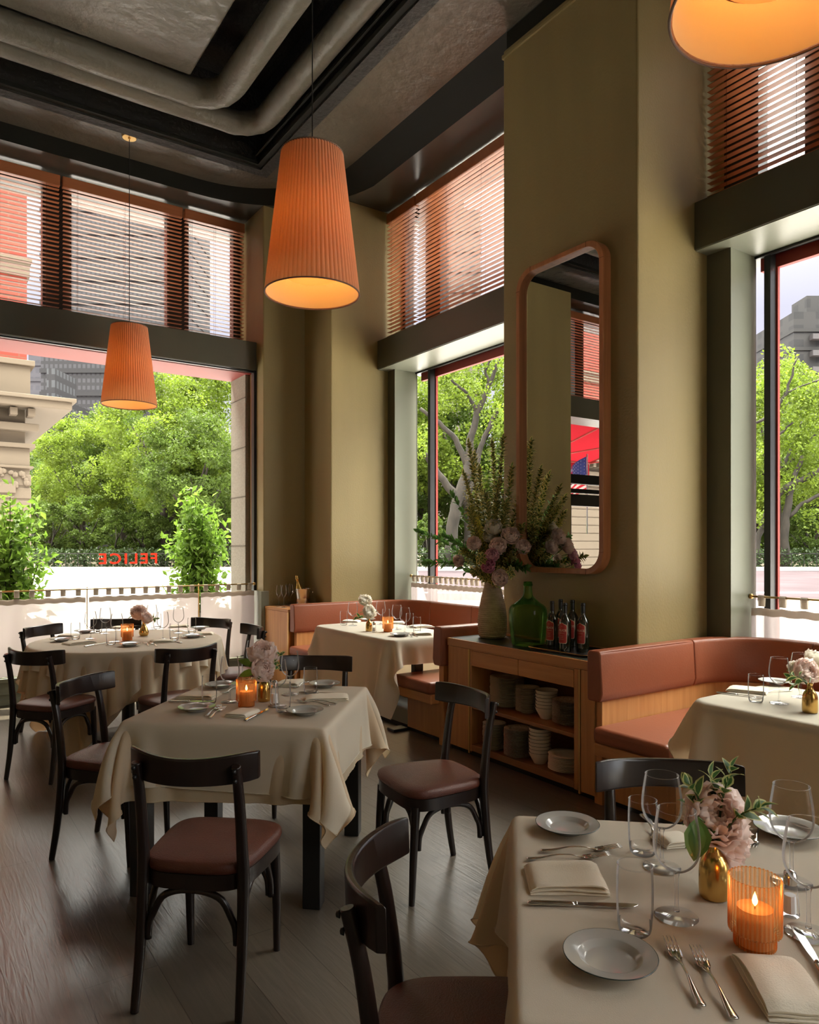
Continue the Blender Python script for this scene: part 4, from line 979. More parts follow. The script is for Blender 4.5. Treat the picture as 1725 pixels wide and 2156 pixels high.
# ------------------------------------------------------------------ tableware makers
ZT=Z_T+.0012
def spline(pts,m=5):
    P_=[Vector(p) for p in pts]; out=[]
    for i in range(len(P_)-1):
        a=P_[max(i-1,0)];b_=P_[i];c=P_[i+1];d=P_[min(i+2,len(P_)-1)]
        for q in range(m):
            t=q/m; out.append(.5*((2*b_)+(c-a)*t+(2*a-5*b_+4*c-d)*t*t+(3*b_-a-3*c+d)*t**3))
    out.append(P_[-1]); return out
STAR=set()
def reg(kind,maker):
    "first call builds the thing, later calls copy it"
    def f(label,loc,rz=0,scale=None,rot=None,group=None):
        if kind not in STAR:
            STAR.add(kind); o=maker(); o.location=loc; o.rotation_euler=rot if rot else (0,0,rz); o['label']=label
            if scale: o.scale=(scale,)*3
            if group: o['group']=group
            REG[kind]=o; return o
        o=dup(REG[kind],label,loc,rz,group,scale or 1,rot); return o
    return f
REG={}
def mk_wine():
    o=thing('wine_glass','','wine glass',group='wine glasses on the tables')
    B().lathe([(.0,.0),(.040,.0),(.0415,.0015),(.036,.004),(.015,.007),(.006,.012),(0,.013)],40).obj('foot',WGLAS,o,smooth=True,angle=60)
    B().lathe([(0,.010),(.006,.0115),(.0040,.022),(.0035,.05),(.0040,.078),(.0065,.088),(0,.091)],16).obj('stem',TGLAS,o,smooth=True)
    pr=[(0.002,.089),(.012,.0905),(.025,.098),(.036,.110),(.0425,.125),(.0448,.142),(.0435,.165),(.040,.19),(.0365,.212)]
    p=[(v.x,v.z) for v in spline([(a,0,b) for a,b in pr],3)]
    B().lathe(p,48).obj('bowl',WGLAS,o,smooth=True); B().tube([(.0365*math.cos(i*PI/24),.0365*math.sin(i*PI/24),.212) for i in range(49)],.0007,5,cap=False).obj('rim',WGLAS,o,smooth=True)
    return o
def mk_tumbler():
    o=thing('water_glass','','water glass',group='water glasses on the tables')
    B().lathe([(0,0),(.026,0),(.0295,.004),(.0315,.012),(.032,.020),(.0305,.0205),(.020,.014),(0,.0125)],40).obj('base',TGLAS,o,smooth=True,angle=60)
    p=[(v.x,v.z) for v in spline([(.032,0,.020),(.0338,0,.045),(.0345,0,.075),(.034,0,.105),(.0325,0,.128)],3)]
    B().lathe(p,44).obj('wall',WGLAS,o,smooth=True); B().tube([(.0325*math.cos(i*PI/22),.0325*math.sin(i*PI/22),.128) for i in range(45)],.0008,5,cap=False).obj('rim',WGLAS,o,smooth=True)
    return o
PLP=[(0,0.002),(.036,.002),(.037,0),(.041,0),(.043,.004),(.056,.0125),(.079,.0185),(.0805,.0195),(.080,.0208),(.056,.0165),(.0535,.0155),(.046,.0078),(.042,.0062),(0,.0058)]
def mk_plate():
    o=thing('side_plate','','plate',group='grey side plates on the tables')
    B().lathe([(r,z) for r,z in PLP],56).obj('dish',CERAM,o,smooth=True,angle=70); B().tube([(.0803*math.cos(i*PI/32),.0803*math.sin(i*PI/32),.0200) for i in range(65)],.0011,5,cap=False).obj('rim_line',RIMM,o,smooth=True)
    return o
def mk_fork():
    o=thing('fork','','fork',group='steel forks on the tables')   # handle end at 0, tines towards +x
    b=B(); c=spline([(0,0,.004),(.03,0,.005),(.07,0,.010),(.105,0,.009),(.125,0,.0045),(.138,0,.003)],4)
    wd=lambda x:.0062*(1-min(1,x/.07))+.0028+(.006*max(0,(x-.105)/.033)**1.5)
    v=[];f=[]
    for p in c:
        ww=wd(p.x)*(.75 if p.x<.004 else 1); t=.0014
        for y,z in ((-ww,0),(-ww*.5,t),(0,t*1.5),(ww*.5,t),(ww,0),(0,-t*.8)): v.append((p.x,y,p.z+z))
    k=6
    for i in range(len(c)-1):
        for q in range(k): f.append((i*k+q,i*k+(q+1)%k,(i+1)*k+(q+1)%k,(i+1)*k+q))
    f.append(tuple(range(k-1,-1,-1))); f.append(tuple((len(c)-1)*k+q for q in range(k))); b.add(v,f); b.obj('handle',STEEL,o,smooth=True)
    b=B(); v=[];f=[]
    hp=[(.136,.0085,.003),(.142,.0108,.0022),(.150,.0115,.003),(.156,.0115,.0042)]
    for x,w_,z in hp:
        for y,dz in ((-w_,.0012),(-w_*.5,0),(0,-.0004),(w_*.5,0),(w_,.0012)): v.append((x,y,z+dz+.001))
        for y,dz in ((w_,.0012),(w_*.5,0),(0,-.0004),(-w_*.5,0),(-w_,.0012)): v.append((x,y,z+dz-.0005))
    k=10
    for i in range(3):
        for q in range(k): f.append((i*k+q,i*k+(q+1)%k,(i+1)*k+(q+1)%k,(i+1)*k+q))
    b.add(v,f)
    for j in range(4):
        y=-.0098+j*.00653; b.tube([(.155,y,.0045),(.170,y,.0072),(.185,y*.97,.0095),(.198,y*.94,.0100)],[.0015,.0013,.0011,.0005],6)
    b.obj('tines',STEEL,o,smooth=True); return o
def mk_knife():
    o=thing('table_knife','','knife',group='steel knives on the tables')
    c=spline([(0,0,.004),(.02,0,.0045),(.06,0,.005),(.095,0,.005)],4); b=B()
    b.tube([(p.x,p.y,p.z) for p in c],[.0045+.0045*math.sin(min(1,(i+1)/3)*PI/2)*(1-.35*i/len(c)) for i in range(len(c))],10,flat=.42,up=(0,0,1)); b.lathe([(0,-.003),(.004,-.003),(.005,0),(.004,.003),(0,.003)],10,M=Matrix.Translation((.098,0,.005))@Matrix.Rotation(R(90),4,'Y')); b.obj('handle',STEEL,o,smooth=True)
    pl=[(.10,-.005),(.13,-.0078),(.19,-.0088),(.212,-.006),(.222,.001),(.224,.0065),(.20,.0080),(.13,.0070),(.10,.0045)]
    B().prism(pl,.0042,.0056).obj('blade',STEEL,o,bevel=.0005); return o
def amber(nm,tt):
    m=thin_glass(nm,tt,.14,.03,.13); N=m.node_tree.nodes; L=m.node_tree.links; out=N['Material Output']; src=out.inputs[0].links[0].from_socket
    t=N.new('ShaderNodeBsdfTranslucent'); t.inputs[0].default_value=(1,.55,.25,1); mx=N.new('ShaderNodeMixShader'); mx.inputs[0].default_value=.13; L.new(src,mx.inputs[1]); L.new(t.outputs[0],mx.inputs[2]); L.new(mx.outputs[0],out.inputs[0]); return m
AMB=amber('amber_glass_groove',(1.0,.90,.74)); AMB2=amber('amber_glass_ridge',(.98,.64,.36))
def mk_candle():
    o=thing('candle_holder','','candle holder',group='fluted amber candle holders')
    b=B(); n=288; v=[];f=[]; pr=[(.034,.0),(.035,.004),(.035,.022),(.0365,.025),(.0435,.027),(.0445,.031),(.0445,.07),(.0445,.124),(.0435,.126),(.0425,.124)]
    for i in range(n):
        a=2*PI*i/n
        for r,z in pr:
            rr=r+.0019*math.cos(a*36); v.append((rr*math.cos(a),rr*math.sin(a),z))
    k=len(pr)
    for i in range(n):
        j=(i+1)%n
        for q in range(k-1): f.append((i*k+q,j*k+q,j*k+q+1,i*k+q+1))
    b.add(v,f); b.m=[1 if math.cos(2*PI*(q//(k-1)+.5)/n*36)>-.1 else 0 for q in range(len(f))]; b.add([(.034*math.cos(i*PI/20),.034*math.sin(i*PI/20),.001) for i in range(40)],[tuple(range(40))]); b.obj('fluted_glass',[AMB,AMB2],o,smooth=True,angle=70)
    WAX=mat('warm_wax',(.62,.46,.34),.5,translucent=.5) if 'warm_wax' not in MATS else MATS['warm_wax']
    cnd=B().lathe([(0,.004),(.031,.004),(.032,.060),(.031,.070),(.028,.068),(0,.066)],32).obj('candle',WAX,o,smooth=True,angle=50)
    FL=mat('candle_flame',(1,.6,.2),.5,emit=(1,.5,.15,16)) if 'candle_flame' not in MATS else MATS['candle_flame']
    B().lathe([(0,.0),(.004,.006),(.005,.011),(.003,.019),(0,.028)],12,(0,0,.071)).obj('flame',FL,cnd,smooth=True); B().tube([(0,0,.066),(0,0,.073)],.0008,5).obj('wick',BLACKM,cnd)
    l=light('flame_light','POINT',(0,0,.092),.13,(1,.36,.08),shadow_soft_size=.012); l.parent=o
    return o
def mk_bottlevase():
    o=thing('gold_bud_vase','','vase',group='gold bud vases on the tables')
    p=[(v.x,v.z) for v in spline([(0,0,0),(.024,0,0),(.0295,0,.006),(.0305,0,.03),(.0295,0,.062),(.024,0,.082),(.013,0,.098),(.0105,0,.112),(.012,0,.122)],4)]
    B().lathe(p,36).obj('body',GOLD,o,smooth=True); return o
def mk_salt():
    o=thing('salt_shaker','','salt shaker',group='small glass salt shakers')
    B().lathe([(0,0),(.017,0),(.018,.004),(.0135,.055),(.012,.066),(0,.066)],10).obj('glass_body',TGLAS,o); B().lathe([(0,.006),(.0125,.006),(.011,.04),(0,.041)],10).obj('salt',mat('salt_grains',(.8,.8,.8),.9),o)
    B().lathe([(.0128,.062),(.0132,.076),(.011,.085),(.005,.089),(0,.0895)],20).obj('cap',STEEL,o,smooth=True); return o
def napkin_mesh(L_,W_,seed,h=.0055,layers=3):
    rn=random.Random(seed); b=B()
    for k in range(layers):
        l=L_*(1-.03*k)+rn.uniform(-.003,.003); w_=W_*(1-.035*k); z0=k*h*1.12; nx,ny=14,8; v=[];f=[]
        ring=[]
        for s in range(ny+1): ring.append((-w_/2+w_*s/ny,1))
        for s in range(ny,-1,-1): ring.append((-w_/2+w_*s/ny,0))
        kk=len(ring)
        for i in range(nx+1):
            x=-l/2+l*i/nx; ex=1-.5*abs(2*i/nx-1)**8
            for y,t in ring:
                e=1-.55*abs(2*y/w_)**6; wob=.0016*math.sin(x*42+k*2+seed)+.0012*math.sin(y*70+seed*2+k)+(.003*math.sin(x*18+seed)*k)
                hh=h*e*ex*(.98 if t else .04); v.append((x+rn.uniform(-.0004,.0004),y+.002*math.sin(x*30+k+seed),z0*ex+hh+(max(0,wob) if t else max(0,wob)*.9)))
        for i in range(nx):
            for q in range(kk): f.append((i*kk+q,i*kk+(q+1)%kk,(i+1)*kk+(q+1)%kk,(i+1)*kk+q))
        f.append(tuple(range(kk-1,-1,-1))); f.append(tuple(nx*kk+q for q in range(kk))); b.add(v,f)
    return b
NK=[0]
def napkin(label,a,b_,c,z=None):
    "a,b: pixels of the near edge ends, c: far edge above a"
    z=ZT if z is None else z; A=at(*a,z); Bv=at(*b_,z); C=at(*c,z); NK[0]+=1
    L_=(Bv-A).length; d=(Bv-A).normalized(); n=Vector((-d.y,d.x,0)); W_=abs((C-A).dot(n)); cen=A+(Bv-A)/2+n*(C-A).dot(n)/2
    L_=min(.21,L_); W_=max(.06,min(.13,W_))
    o=napkin_mesh(L_,W_,NK[0]).obj('folded_napkin',NAPK,None,smooth=True,angle=60,loc=cen,rot=(0,0,math.atan2(d.y,d.x))); tag(o,label,'napkin','folded cream napkins'); return o
wine=reg('w',mk_wine); tumb=reg('t',mk_tumbler); plate=reg('p',mk_plate); fork_=reg('f',mk_fork); knife_=reg('k',mk_knife); candle=reg('c',mk_candle); vase_=reg('v',mk_bottlevase); salt=reg('s',mk_salt)
def W(l,px,py): wine(l,at(px,py,ZT),px)
def T(l,px,py): tumb(l,at(px,py,ZT),px)
def Pl(l,px,py): plate(l,at(px,py,ZT),px)
def F_(l,a,b_):
    A=at(*a,ZT); Bv=at(*b_,ZT); fork_(l,A,math.atan2(Bv.y-A.y,Bv.x-A.x))
def K_(l,a,b_):
    A=at(*a,ZT); Bv=at(*b_,ZT); knife_(l,A,math.atan2(Bv.y-A.y,Bv.x-A.x))
# nearest table
Pl('side plate at the far left corner of the nearest table',1195,1748); Pl('largest looking side plate, at the front of the nearest table',1285,2030); Pl('side plate at the right of the nearest table, behind the tall wine glass',1660,1757)
T('water glass beside the upper left wine glass of the nearest table',1354,1796); T('largest looking water glass, over the knife blade on the nearest table',1337,1962)
W('wine glass left of the gold vase on the nearest table',1425,1930); W('wine glass at the back left of the nearest table, before the chair',1394,1826); W('wine glass right of the big peony on the nearest table',1667,1858); W('wine glass cropped by the right edge of the photo',1703,1966)
F_('upper fork above the napkin on the nearest table',(1138,1794),(1306,1789)); F_('lower fork above the napkin on the nearest table',(1109,1811),(1300,1805))
F_('left one of the two upright forks on the nearest table',(1478,2124),(1400,1967)); F_('right one of the two upright forks on the nearest table',(1547,2151),(1447,1973))
F_('fork half hidden behind the peony on the nearest table',(1604,1736),(1578,1806)); F_('fork at the back of the nearest table behind the water glass',(1352,1717),(1374,1752))
K_('knife below the folded napkin on the nearest table',(1111,1904),(1320,1911)); K_('knife cropped by the right edge of the nearest table',(1768,2105),(1697,1994))
napkin('folded napkin between forks and knife at the left of the nearest table',(1116,1884),(1287,1888),(1112,1826)); napkin('folded napkin cropped by the bottom right corner of the photo',(1618,2150),(1536,2013),(1656,2010)); napkin('folded napkin behind the gold vase on the nearest table',(1405,1790),(1470,1782),(1402,1762))
candle('glowing fluted candle holder on the nearest table',at(1590,1990,ZT),0); vase_('gold bottle vase on the nearest table',at(1504,1888,ZT)); salt('salt shaker behind the nearest candle holder',at(1664,1926,ZT))
# middle table
Pl('side plate at the front left of the middle table',414,1496); Pl('side plate at the front right corner of the middle table',642,1503); Pl('side plate behind the left water glass of the middle table',465,1447); Pl('side plate at the back right corner of the middle table',684,1445)
T('water glass at the left of the middle table, before a napkin',441,1481); T('water glass at the front of the middle table, right of the salt shaker',596,1498); T('water glass at the back right of the middle table',654,1460); T('water glass behind the candle of the middle table',523,1436)
W('wine glass left of the candle on the middle table',484,1478); W('wine glass at the back of the middle table, right of the peonies',611,1462); W('wine glass just right of the gold vase on the middle table',584,1487); W('wine glass hidden behind the peonies of the middle table',536,1431)
F_('outer fork at the front left of the middle table',(434,1509),(470,1483)); F_('inner fork at the front left of the middle table',(441,1513),(483,1484)); F_('nearer fork at the right of the middle table',(695,1487),(610,1476)); F_('farther fork at the right of the middle table',(709,1483),(622,1473)); F_('fork at the back of the middle table beside the water glass',(650,1436),(620,1450)); F_('fork behind the left wine glass of the middle table',(500,1447),(470,1463))
K_('knife in front of the candle on the middle table',(516,1519),(572,1491)); K_('knife at the left edge of the middle table',(355,1478),(440,1479)); K_('knife behind the right water glass of the middle table',(630,1459),(690,1461))
napkin('folded napkin at the front of the middle table',(452,1517),(500,1521),(505,1487)); napkin('folded napkin at the right of the middle table',(640,1482),(735,1480),(645,1463)); napkin('folded napkin at the left of the middle table',(360,1475),(440,1477),(366,1456)); napkin('folded napkin at the back of the middle table',(565,1450),(620,1452),(585,1431))
candle('glowing fluted candle holder on the middle table',at(519,1487,ZT)); vase_('gold bottle vase on the middle table',at(556,1476,ZT)); salt('clear salt shaker beside the gold vase of the middle table',at(578,1483,ZT),scale=1.25)
# round table
for i,(x,y,l) in enumerate([(191,1345,'leftmost wine glass on the round table'),(222,1334,'second wine glass from the left on the round table'),(246,1351,'wine glass just left of the round table candle'),(343,1346,'wine glass right of the vase on the round table'),(376,1333,'rightmost wine glass on the round table'),(320,1325,'wine glass behind the peonies of the round table')]): W(l,x,y)
for x,y,l in ((234,1357,'water glass at the front of the round table, left of the candle'),(206,1332,'water glass between the left wine glasses of the round table'),(367,1348,'water glass at the front right of the round table'),(159,1346,'leftmost water glass on the round table'),(331,1323,'water glass at the back of the round table'),(404,1333,'rightmost water glass on the round table')): T(l,x,y)
for x,y,l in ((273,1360,'side plate at the front of the round table'),(130,1350,'leftmost side plate on the round table'),(406,1342,'side plate at the right front of the round table'),(178,1332,'side plate at the left rear of the round table'),(292,1319,'side plate at the back of the round table'),(421,1325,'side plate at the far right of the round table')): Pl(l,x,y)
napkin('folded napkin at the front left of the round table',(150,1361),(212,1354),(160,1352)); napkin('folded napkin at the front right of the round table',(322,1357),(370,1354),(314,1349)); napkin('folded napkin at the left of the round table',(113,1343),(150,1343),(116,1336)); napkin('folded napkin at the right of the round table',(404,1339),(448,1338),(408,1333)); napkin('folded napkin at the left back of the round table',(228,1325),(258,1325),(232,1320)); napkin('folded napkin at the right back of the round table',(352,1324),(395,1323),(356,1318))
F_('fork at the front left of the round table',(143,1356),(186,1347)); F_('left fork in front of the vase on the round table',(314,1361),(300,1350)); F_('right fork in front of the vase on the round table',(331,1361),(306,1349)); F_('fork at the right of the round table',(399,1330),(372,1329))
K_('knife at the front left of the round table',(178,1362),(224,1354)); K_('knife at the front right of the round table',(382,1354),(345,1345)); K_('knife at the far right of the round table',(432,1342),(400,1341))
candle('lit candle holder on the round table',at(268,1348,ZT)); 
def mk_pear():
    o=thing('gold_pear_vase','','vase'); p=[(v.x,v.z) for v in spline([(0,0,0),(.024,0,0),(.034,0,.012),(.038,0,.032),(.030,0,.058),(.016,0,.085),(.013,0,.11),(.020,0,.128)],4)]
    B().lathe(p,32).obj('body',GOLD,o,smooth=True); return o
o=mk_pear(); o.location=at(303,1339,ZT); o['label']='pear shaped gold vase on the round table'
# far booth table
for x,y,l in ((743,1317,'leftmost wine glass on the far booth table'),(802,1315,'wine glass behind the candle of the far booth table'),(836,1325,'wine glass right of the candle on the far booth table'),(853,1333,'wine glass nearest the plate on the far booth table')): W(l,x,y)
for x,y,l in ((724,1316,'leftmost water glass on the far booth table'),(863,1322,'back right water glass on the far booth table'),(878,1331,'front right water glass on the far booth table'),(813,1311,'water glass behind the wine glasses of the far booth table')): T(l,x,y)
Pl('side plate at the front corner of the far booth table',842,1339); Pl('side plate behind the vase on the far booth table',774,1307)
napkin('folded napkin at the right end of the far booth table',(878,1341),(915,1340),(880,1332)); napkin('folded napkin by the banquette arm on the far booth table',(886,1325),(925,1322),(890,1316)); napkin('folded napkin at the left of the far booth table',(712,1312),(748,1313),(716,1305)); napkin('folded napkin at the back of the far booth table',(824,1316),(852,1316),(826,1309))
F_('fork before the right water glass of the far booth table',(880,1341),(860,1334)); F_('fork next to the plate of the far booth table',(869,1342),(852,1335))
candle('candle holder on the far booth table',at(817,1330,ZT)); vase_('gold bottle vase on the far booth table',at(777,1329,ZT),scale=.92); salt('salt shaker on the far booth table',at(788,1331,ZT))
# right hand booth table
T('water glass on the right hand booth table',1592,1478); W('wine glass beside the water glass of the right hand booth table',1641,1481); W('wine glass behind the vase on the right hand booth table',1686,1468)
Pl('side plate on the right hand booth table',1632,1440); napkin('folded napkin on the right hand booth table',(1524,1459),(1612,1468),(1540,1443)); K_('knife on the right hand booth table',(1509,1459),(1590,1468)); F_('fork on the right hand booth table beside the plate',(1668,1455),(1624,1457))
vase_('gold bottle vase on the right hand booth table',at(1706,1500,ZT),scale=1.05)

# ------------------------------------------------------------------ flowers
def petals(R0,seed,layers=None,tilt=0):
    rn=random.Random(seed); b=B(); nu,nv=6,7
    for (rf,cnt,phm,wd,ruf) in layers or ((1.12,6,66,.66,.06),(1.02,7,86,.58,.07),(.88,8,104,.52,.09),(.72,9,118,.48,.12),(.56,9,130,.46,.15),(.40,8,142,.5,.18),(.24,6,150,.6,.2)):
        Rl=R0*rf; a0=rn.uniform(0,6)
        for k in range(cnt):
            az=a0+2*PI*k/cnt+rn.uniform(-.15,.15); pm=R(phm+rn.uniform(-10,8)); rr=Rl*rn.uniform(.93,1.07); ph=rn.uniform(0,6); v=[];f=[]
            for j in range(nv+1):
                t=j/nv
                for i in range(nu+1):
                    u=-1+2*i/nu; s=t*(1-.13*abs(u)**2.2)+(.03*math.sin(u*9+ph)*t); p=pm*s; w_=wd*math.sin(min(1,t*1.25)*PI*.5)*1.1
                    q=rr*(1+ruf*t*t*math.sin(u*6+ph)+.05*math.sin(ph+t*5)-.10*abs(u)*t*0)+.0004*k
                    aa=az+u*w_/max(.35,math.sin(max(p,.3))); v.append((q*math.sin(p)*math.cos(aa),q*math.sin(p)*math.sin(aa),-q*math.cos(p)+Rl*.12+ (1-rf)*R0*-.1))
            for j in range(nv):
                for i in range(nu): a=j*(nu+1)+i; f.append((a,a+1,a+nu+2,a+nu+1))
            b.add(v,f)
    return b
PINKS=dict(blush=(.95,.82,.76),ivory=(.96,.92,.83),pink=(.90,.60,.66),rose=(.80,.38,.50))
for k,c in PINKS.items(): mat('peony_'+k,c,.7,translucent=.58,spec=.2,var=.04,vscale=(30,30,30))
STEMM=mat('green_stem',(.06,.12,.03),.6)
VG=mat('variegated_leaf_green',(.05,.13,.028),.45,var=.2,vscale=(20,20,20),translucent=.35); VY=mat('variegated_leaf_edge',(.48,.50,.20),.5,translucent=.4); GL=mat('dark_floral_leaf',(.10,.22,.045),.42,var=.25,vscale=(20,20,20),translucent=.5); VE=mat('golden_leaf_edge',(.72,.60,.20),.5,translucent=.5); VG2=mat('olive_leaf_centre',(.16,.22,.055),.45,var=.2,vscale=(20,20,20),translucent=.45); YEL=mat('goldenrod_yellow',(.62,.55,.05),.7)
def leaf_at(b,p,d,n,L_,W_,edge=True,curl=.25):
    "pointed leaf with a paler margin"
    d=Vector(d).normalized(); n=Vector(n); n=(n-d*n.dot(d)); n=n.normalized() if n.length>1e-4 else Vector((0,0,1)); s=d.cross(n); o=[];inn=[]
    prof=[(0,0),(.18,.62),(.42,1),(.68,.82),(.88,.38),(1,0),(.88,-.38),(.68,-.82),(.42,-1),(.18,-.62)]
    for t,w_ in prof: o.append(Vector(p)+d*L_*t+s*W_*.5*w_+n*(L_*curl*(t*(1-t))-L_*curl*.7*t*t+abs(w_)*W_*.12))
    for t,w_ in prof:
        tt=.5+(t-.5)*.80; inn.append(Vector(p)+d*L_*tt+s*W_*.5*w_*.66+n*(L_*curl*(tt*(1-tt))-L_*curl*.7*tt*tt+abs(w_)*W_*.06))
    k=len(prof); 
    b.mi=0; b.add(inn,[(0,1,9),(1,2,8,9),(2,3,7,8),(3,4,6,7),(4,5,6)])
    b.mi=1; b.add(o+inn,[(i,(i+1)%k,(i+1)%k+k,i+k) for i in range(k)]); b.mi=0
def peony(label,c,R0,col,base,seed,face=(0,0,1),leaf=2,grp=None):
    "c centre of bloom, base: where the stem enters the vase"
    o=thing('peony',label,'peony',c,group=grp)
    q=Vector((0,0,1)).rotation_difference(Vector(face).normalized()); o.rotation_mode='QUATERNION'; o.rotation_quaternion=q
    petals(R0,seed).obj('bloom',MATS['peony_'+col],o,smooth=True)
    iq=q.inverted(); e=iq@(Vector(base)-Vector(c)); st=Vector((0,0,-R0*.8)); pts=spline([st,st.lerp(e,.4)+Vector((0,0,-.01)),e],5); B().tube(pts,.0028,6).obj('stem',STEMM,o,smooth=True)
    rn=random.Random(seed)
    for k in range(leaf):
        b=B(); a=rn.uniform(0,6.28); d=iq@Vector((math.cos(a),math.sin(a),rn.uniform(-.3,.3))); leaf_at(b,st*.9,d,iq@Vector((0,0,1)),R0*rn.uniform(1.2,1.8),R0*.75); b.obj('leaf',[GL,GL],o,smooth=True)
    return o
def sprig(label,pts,n,L_,W_,mats,name='greenery_sprig',spread=1.0,start=.3,seed=0,tip=True,group=None):
    rn=random.Random(seed); base=Vector(pts[0]); o=thing(name,label,'greenery',base,group=group); P_=spline([Vector(p)-base for p in pts],8); m=len(P_)
    B().tube(P_,[.0032-.0022*i/m for i in range(m)],6).obj('stem',STEMM,o,smooth=True)
    b=B()
    for i in range(n):
        t=start+(1-start)*(i+.5)/n; x=t*(m-1); i0=min(m-2,int(x)); p=P_[i0].lerp(P_[i0+1],x-i0); ax=(P_[i0+1]-P_[i0]).normalized()
        a=i*2.4+rn.uniform(-.5,.5); e=Vector((0,0,1)) if abs(ax.z)<.9 else Vector((1,0,0)); u=ax.cross(e).normalized(); v_=ax.cross(u); r=u*math.cos(a)+v_*math.sin(a)
        up=.55+.5*t; d=(r*spread*rn.uniform(.6,1.2)+ax*up+Vector((0,0,rn.uniform(-.2,.3)))).normalized(); s=1.1-.45*t; leaf_at(b,p,d,ax-d*ax.dot(d)+Vector((0,0,.2)),L_*s*rn.uniform(.8,1.15),W_*s)
    if tip: leaf_at(b,P_[-1],(P_[-1]-P_[-3]),(0,1,0),L_*.7,W_*.6)
    b.obj('leaves',mats,o,smooth=True); return o
def vase_flowers(where,vz,blooms,sprigs,seed=0):
    "blooms: (px,py,dist,R,col); the stems meet in the vase mouth at vz"
    for i,(px,py,dd,R0,col,lb,face) in enumerate(blooms):
        c=far_at(px,py,dd); peony(lb,c,R0,col,vz+Vector((.004*math.cos(i*2),.004*math.sin(i*2),-.012)),seed+i,face)
    for i,(px,py,dd,n,L_,W_,lb) in enumerate(sprigs):
        e=far_at(px,py,dd); mid=vz.lerp(e,.5)+Vector((0,0,.012)); sprig(lb,[vz+Vector((.005*math.sin(i*2),.005*math.cos(i*2),-.012)),mid,e],n,L_,W_,[VG,VY],seed=seed+i*3,start=.45)
def mouth(px,py,h=.122): p=at(px,py,ZT); return p+Vector((0,0,h-.002))
v1=mouth(1504,1888)
vase_flowers('nearest table',v1,[(1513,1716,1.50,.064,'blush','large blush peony facing the camera on the nearest table',(-.5,-.7,.45)),(1552,1778,1.53,.050,'blush','drooping pale peony below the large bloom on the nearest table',(.2,-.75,-.1)),(1482,1702,1.58,.040,'ivory','ivory peony tucked behind the large bloom on the nearest table',(-.4,-.2,.9))],
 [(1455,1655,1.50,6,.052,.034,'variegated sprig at the upper left of the nearest bouquet'),(1540,1622,1.50,7,.052,.03,'tallest variegated sprig of the nearest bouquet'),(1600,1700,1.46,7,.054,.034,'variegated sprig at the right of the nearest bouquet'),(1500,1640,1.55,6,.055,.034,'variegated sprig arching over the nearest large peony')],10)
o=thing('broad_leaf','broad dark green leaf left of the nearest peony','leaf',v1); b=B(); e=far_at(1470,1720,1.46)-v1; leaf_at(b,e,(-.25,-.1,-.75),(-.6,-.75,.1),.085,.055,curl=.1); b.obj('blade',[GL,GL],o,smooth=True); B().tube([(0,0,-.01),e*.5+Vector((0,0,.01)),e],.0018,6).obj('stem',STEMM,o)
v2=mouth(556,1476)
vase_flowers('middle table',v2,[(556,1372,3.20,.064,'blush','upper blush peony on the middle table',(-.1,-.4,.9)),(556,1408,3.13,.050,'blush','lower cupped peony on the middle table',(.2,-.7,.35))],
 [(590,1378,3.2,6,.05,.024,'variegated sprig right of the middle table peonies'),(586,1402,3.15,4,.05,.024,'lower variegated sprig of the middle table vase')],30)
for i,(x,y,dx_) in enumerate(((526,1388,-.8),(530,1410,-.9))):
    o=thing('broad_leaf',('upper','lower')[i]+' broad green leaf left of the middle table peonies','leaf',v2); b=B(); e=far_at(x,y,3.15)-v2; r=-RX*.9+Vector((0,0,.35-.5*i)); leaf_at(b,e*.6,r,(-.3,-.6,.6),.085,.04,curl=.15); b.obj('blade',[GL,GL],o,smooth=True); B().tube([(0,0,-.01),e*.3+Vector((0,0,.01)),e*.6],.0018,6).obj('stem',STEMM,o)
v3=at(303,1339,ZT)+Vector((0,0,.125))
vase_flowers('round table',v3,[(292,1288,5.75,.062,'blush','left peony on the round table',(-.3,-.6,.6)),(311,1300,5.65,.045,'blush','right smaller peony on the round table',(.4,-.6,.4))],
 [(330,1303,5.65,6,.05,.025,'variegated sprig at the right of the round table flowers')],50)
v4=mouth(777,1329,.112)
vase_flowers('far booth table',v4,[(770,1262,6.05,.052,'ivory','upper white peony on the far booth table',(-.1,-.6,.7)),(780,1287,5.95,.058,'ivory','lower open white peony on the far booth table',(.2,-.8,.3))],
 [(752,1300,6.0,5,.07,.035,'green sprig left of the far booth peonies')],70)
v5=mouth(1706,1500,.126)
vase_flowers('right booth table',v5,[(1703,1412,3.32,.058,'blush','front peony on the right hand booth table',(-.3,-.8,.4)),(1722,1383,3.4,.05,'ivory','ivory peony behind, on the right hand booth table',(.2,-.3,.9)),(1676,1405,3.42,.035,'ivory','small white bloom at the left of the right hand booth flowers',(-.8,-.2,.5))],
 [(1665,1425,3.3,5,.06,.03,'leafy sprig reaching left on the right hand booth table'),(1680,1440,3.2,3,.07,.04,'drooping leaves below the right hand booth peonies')],90)

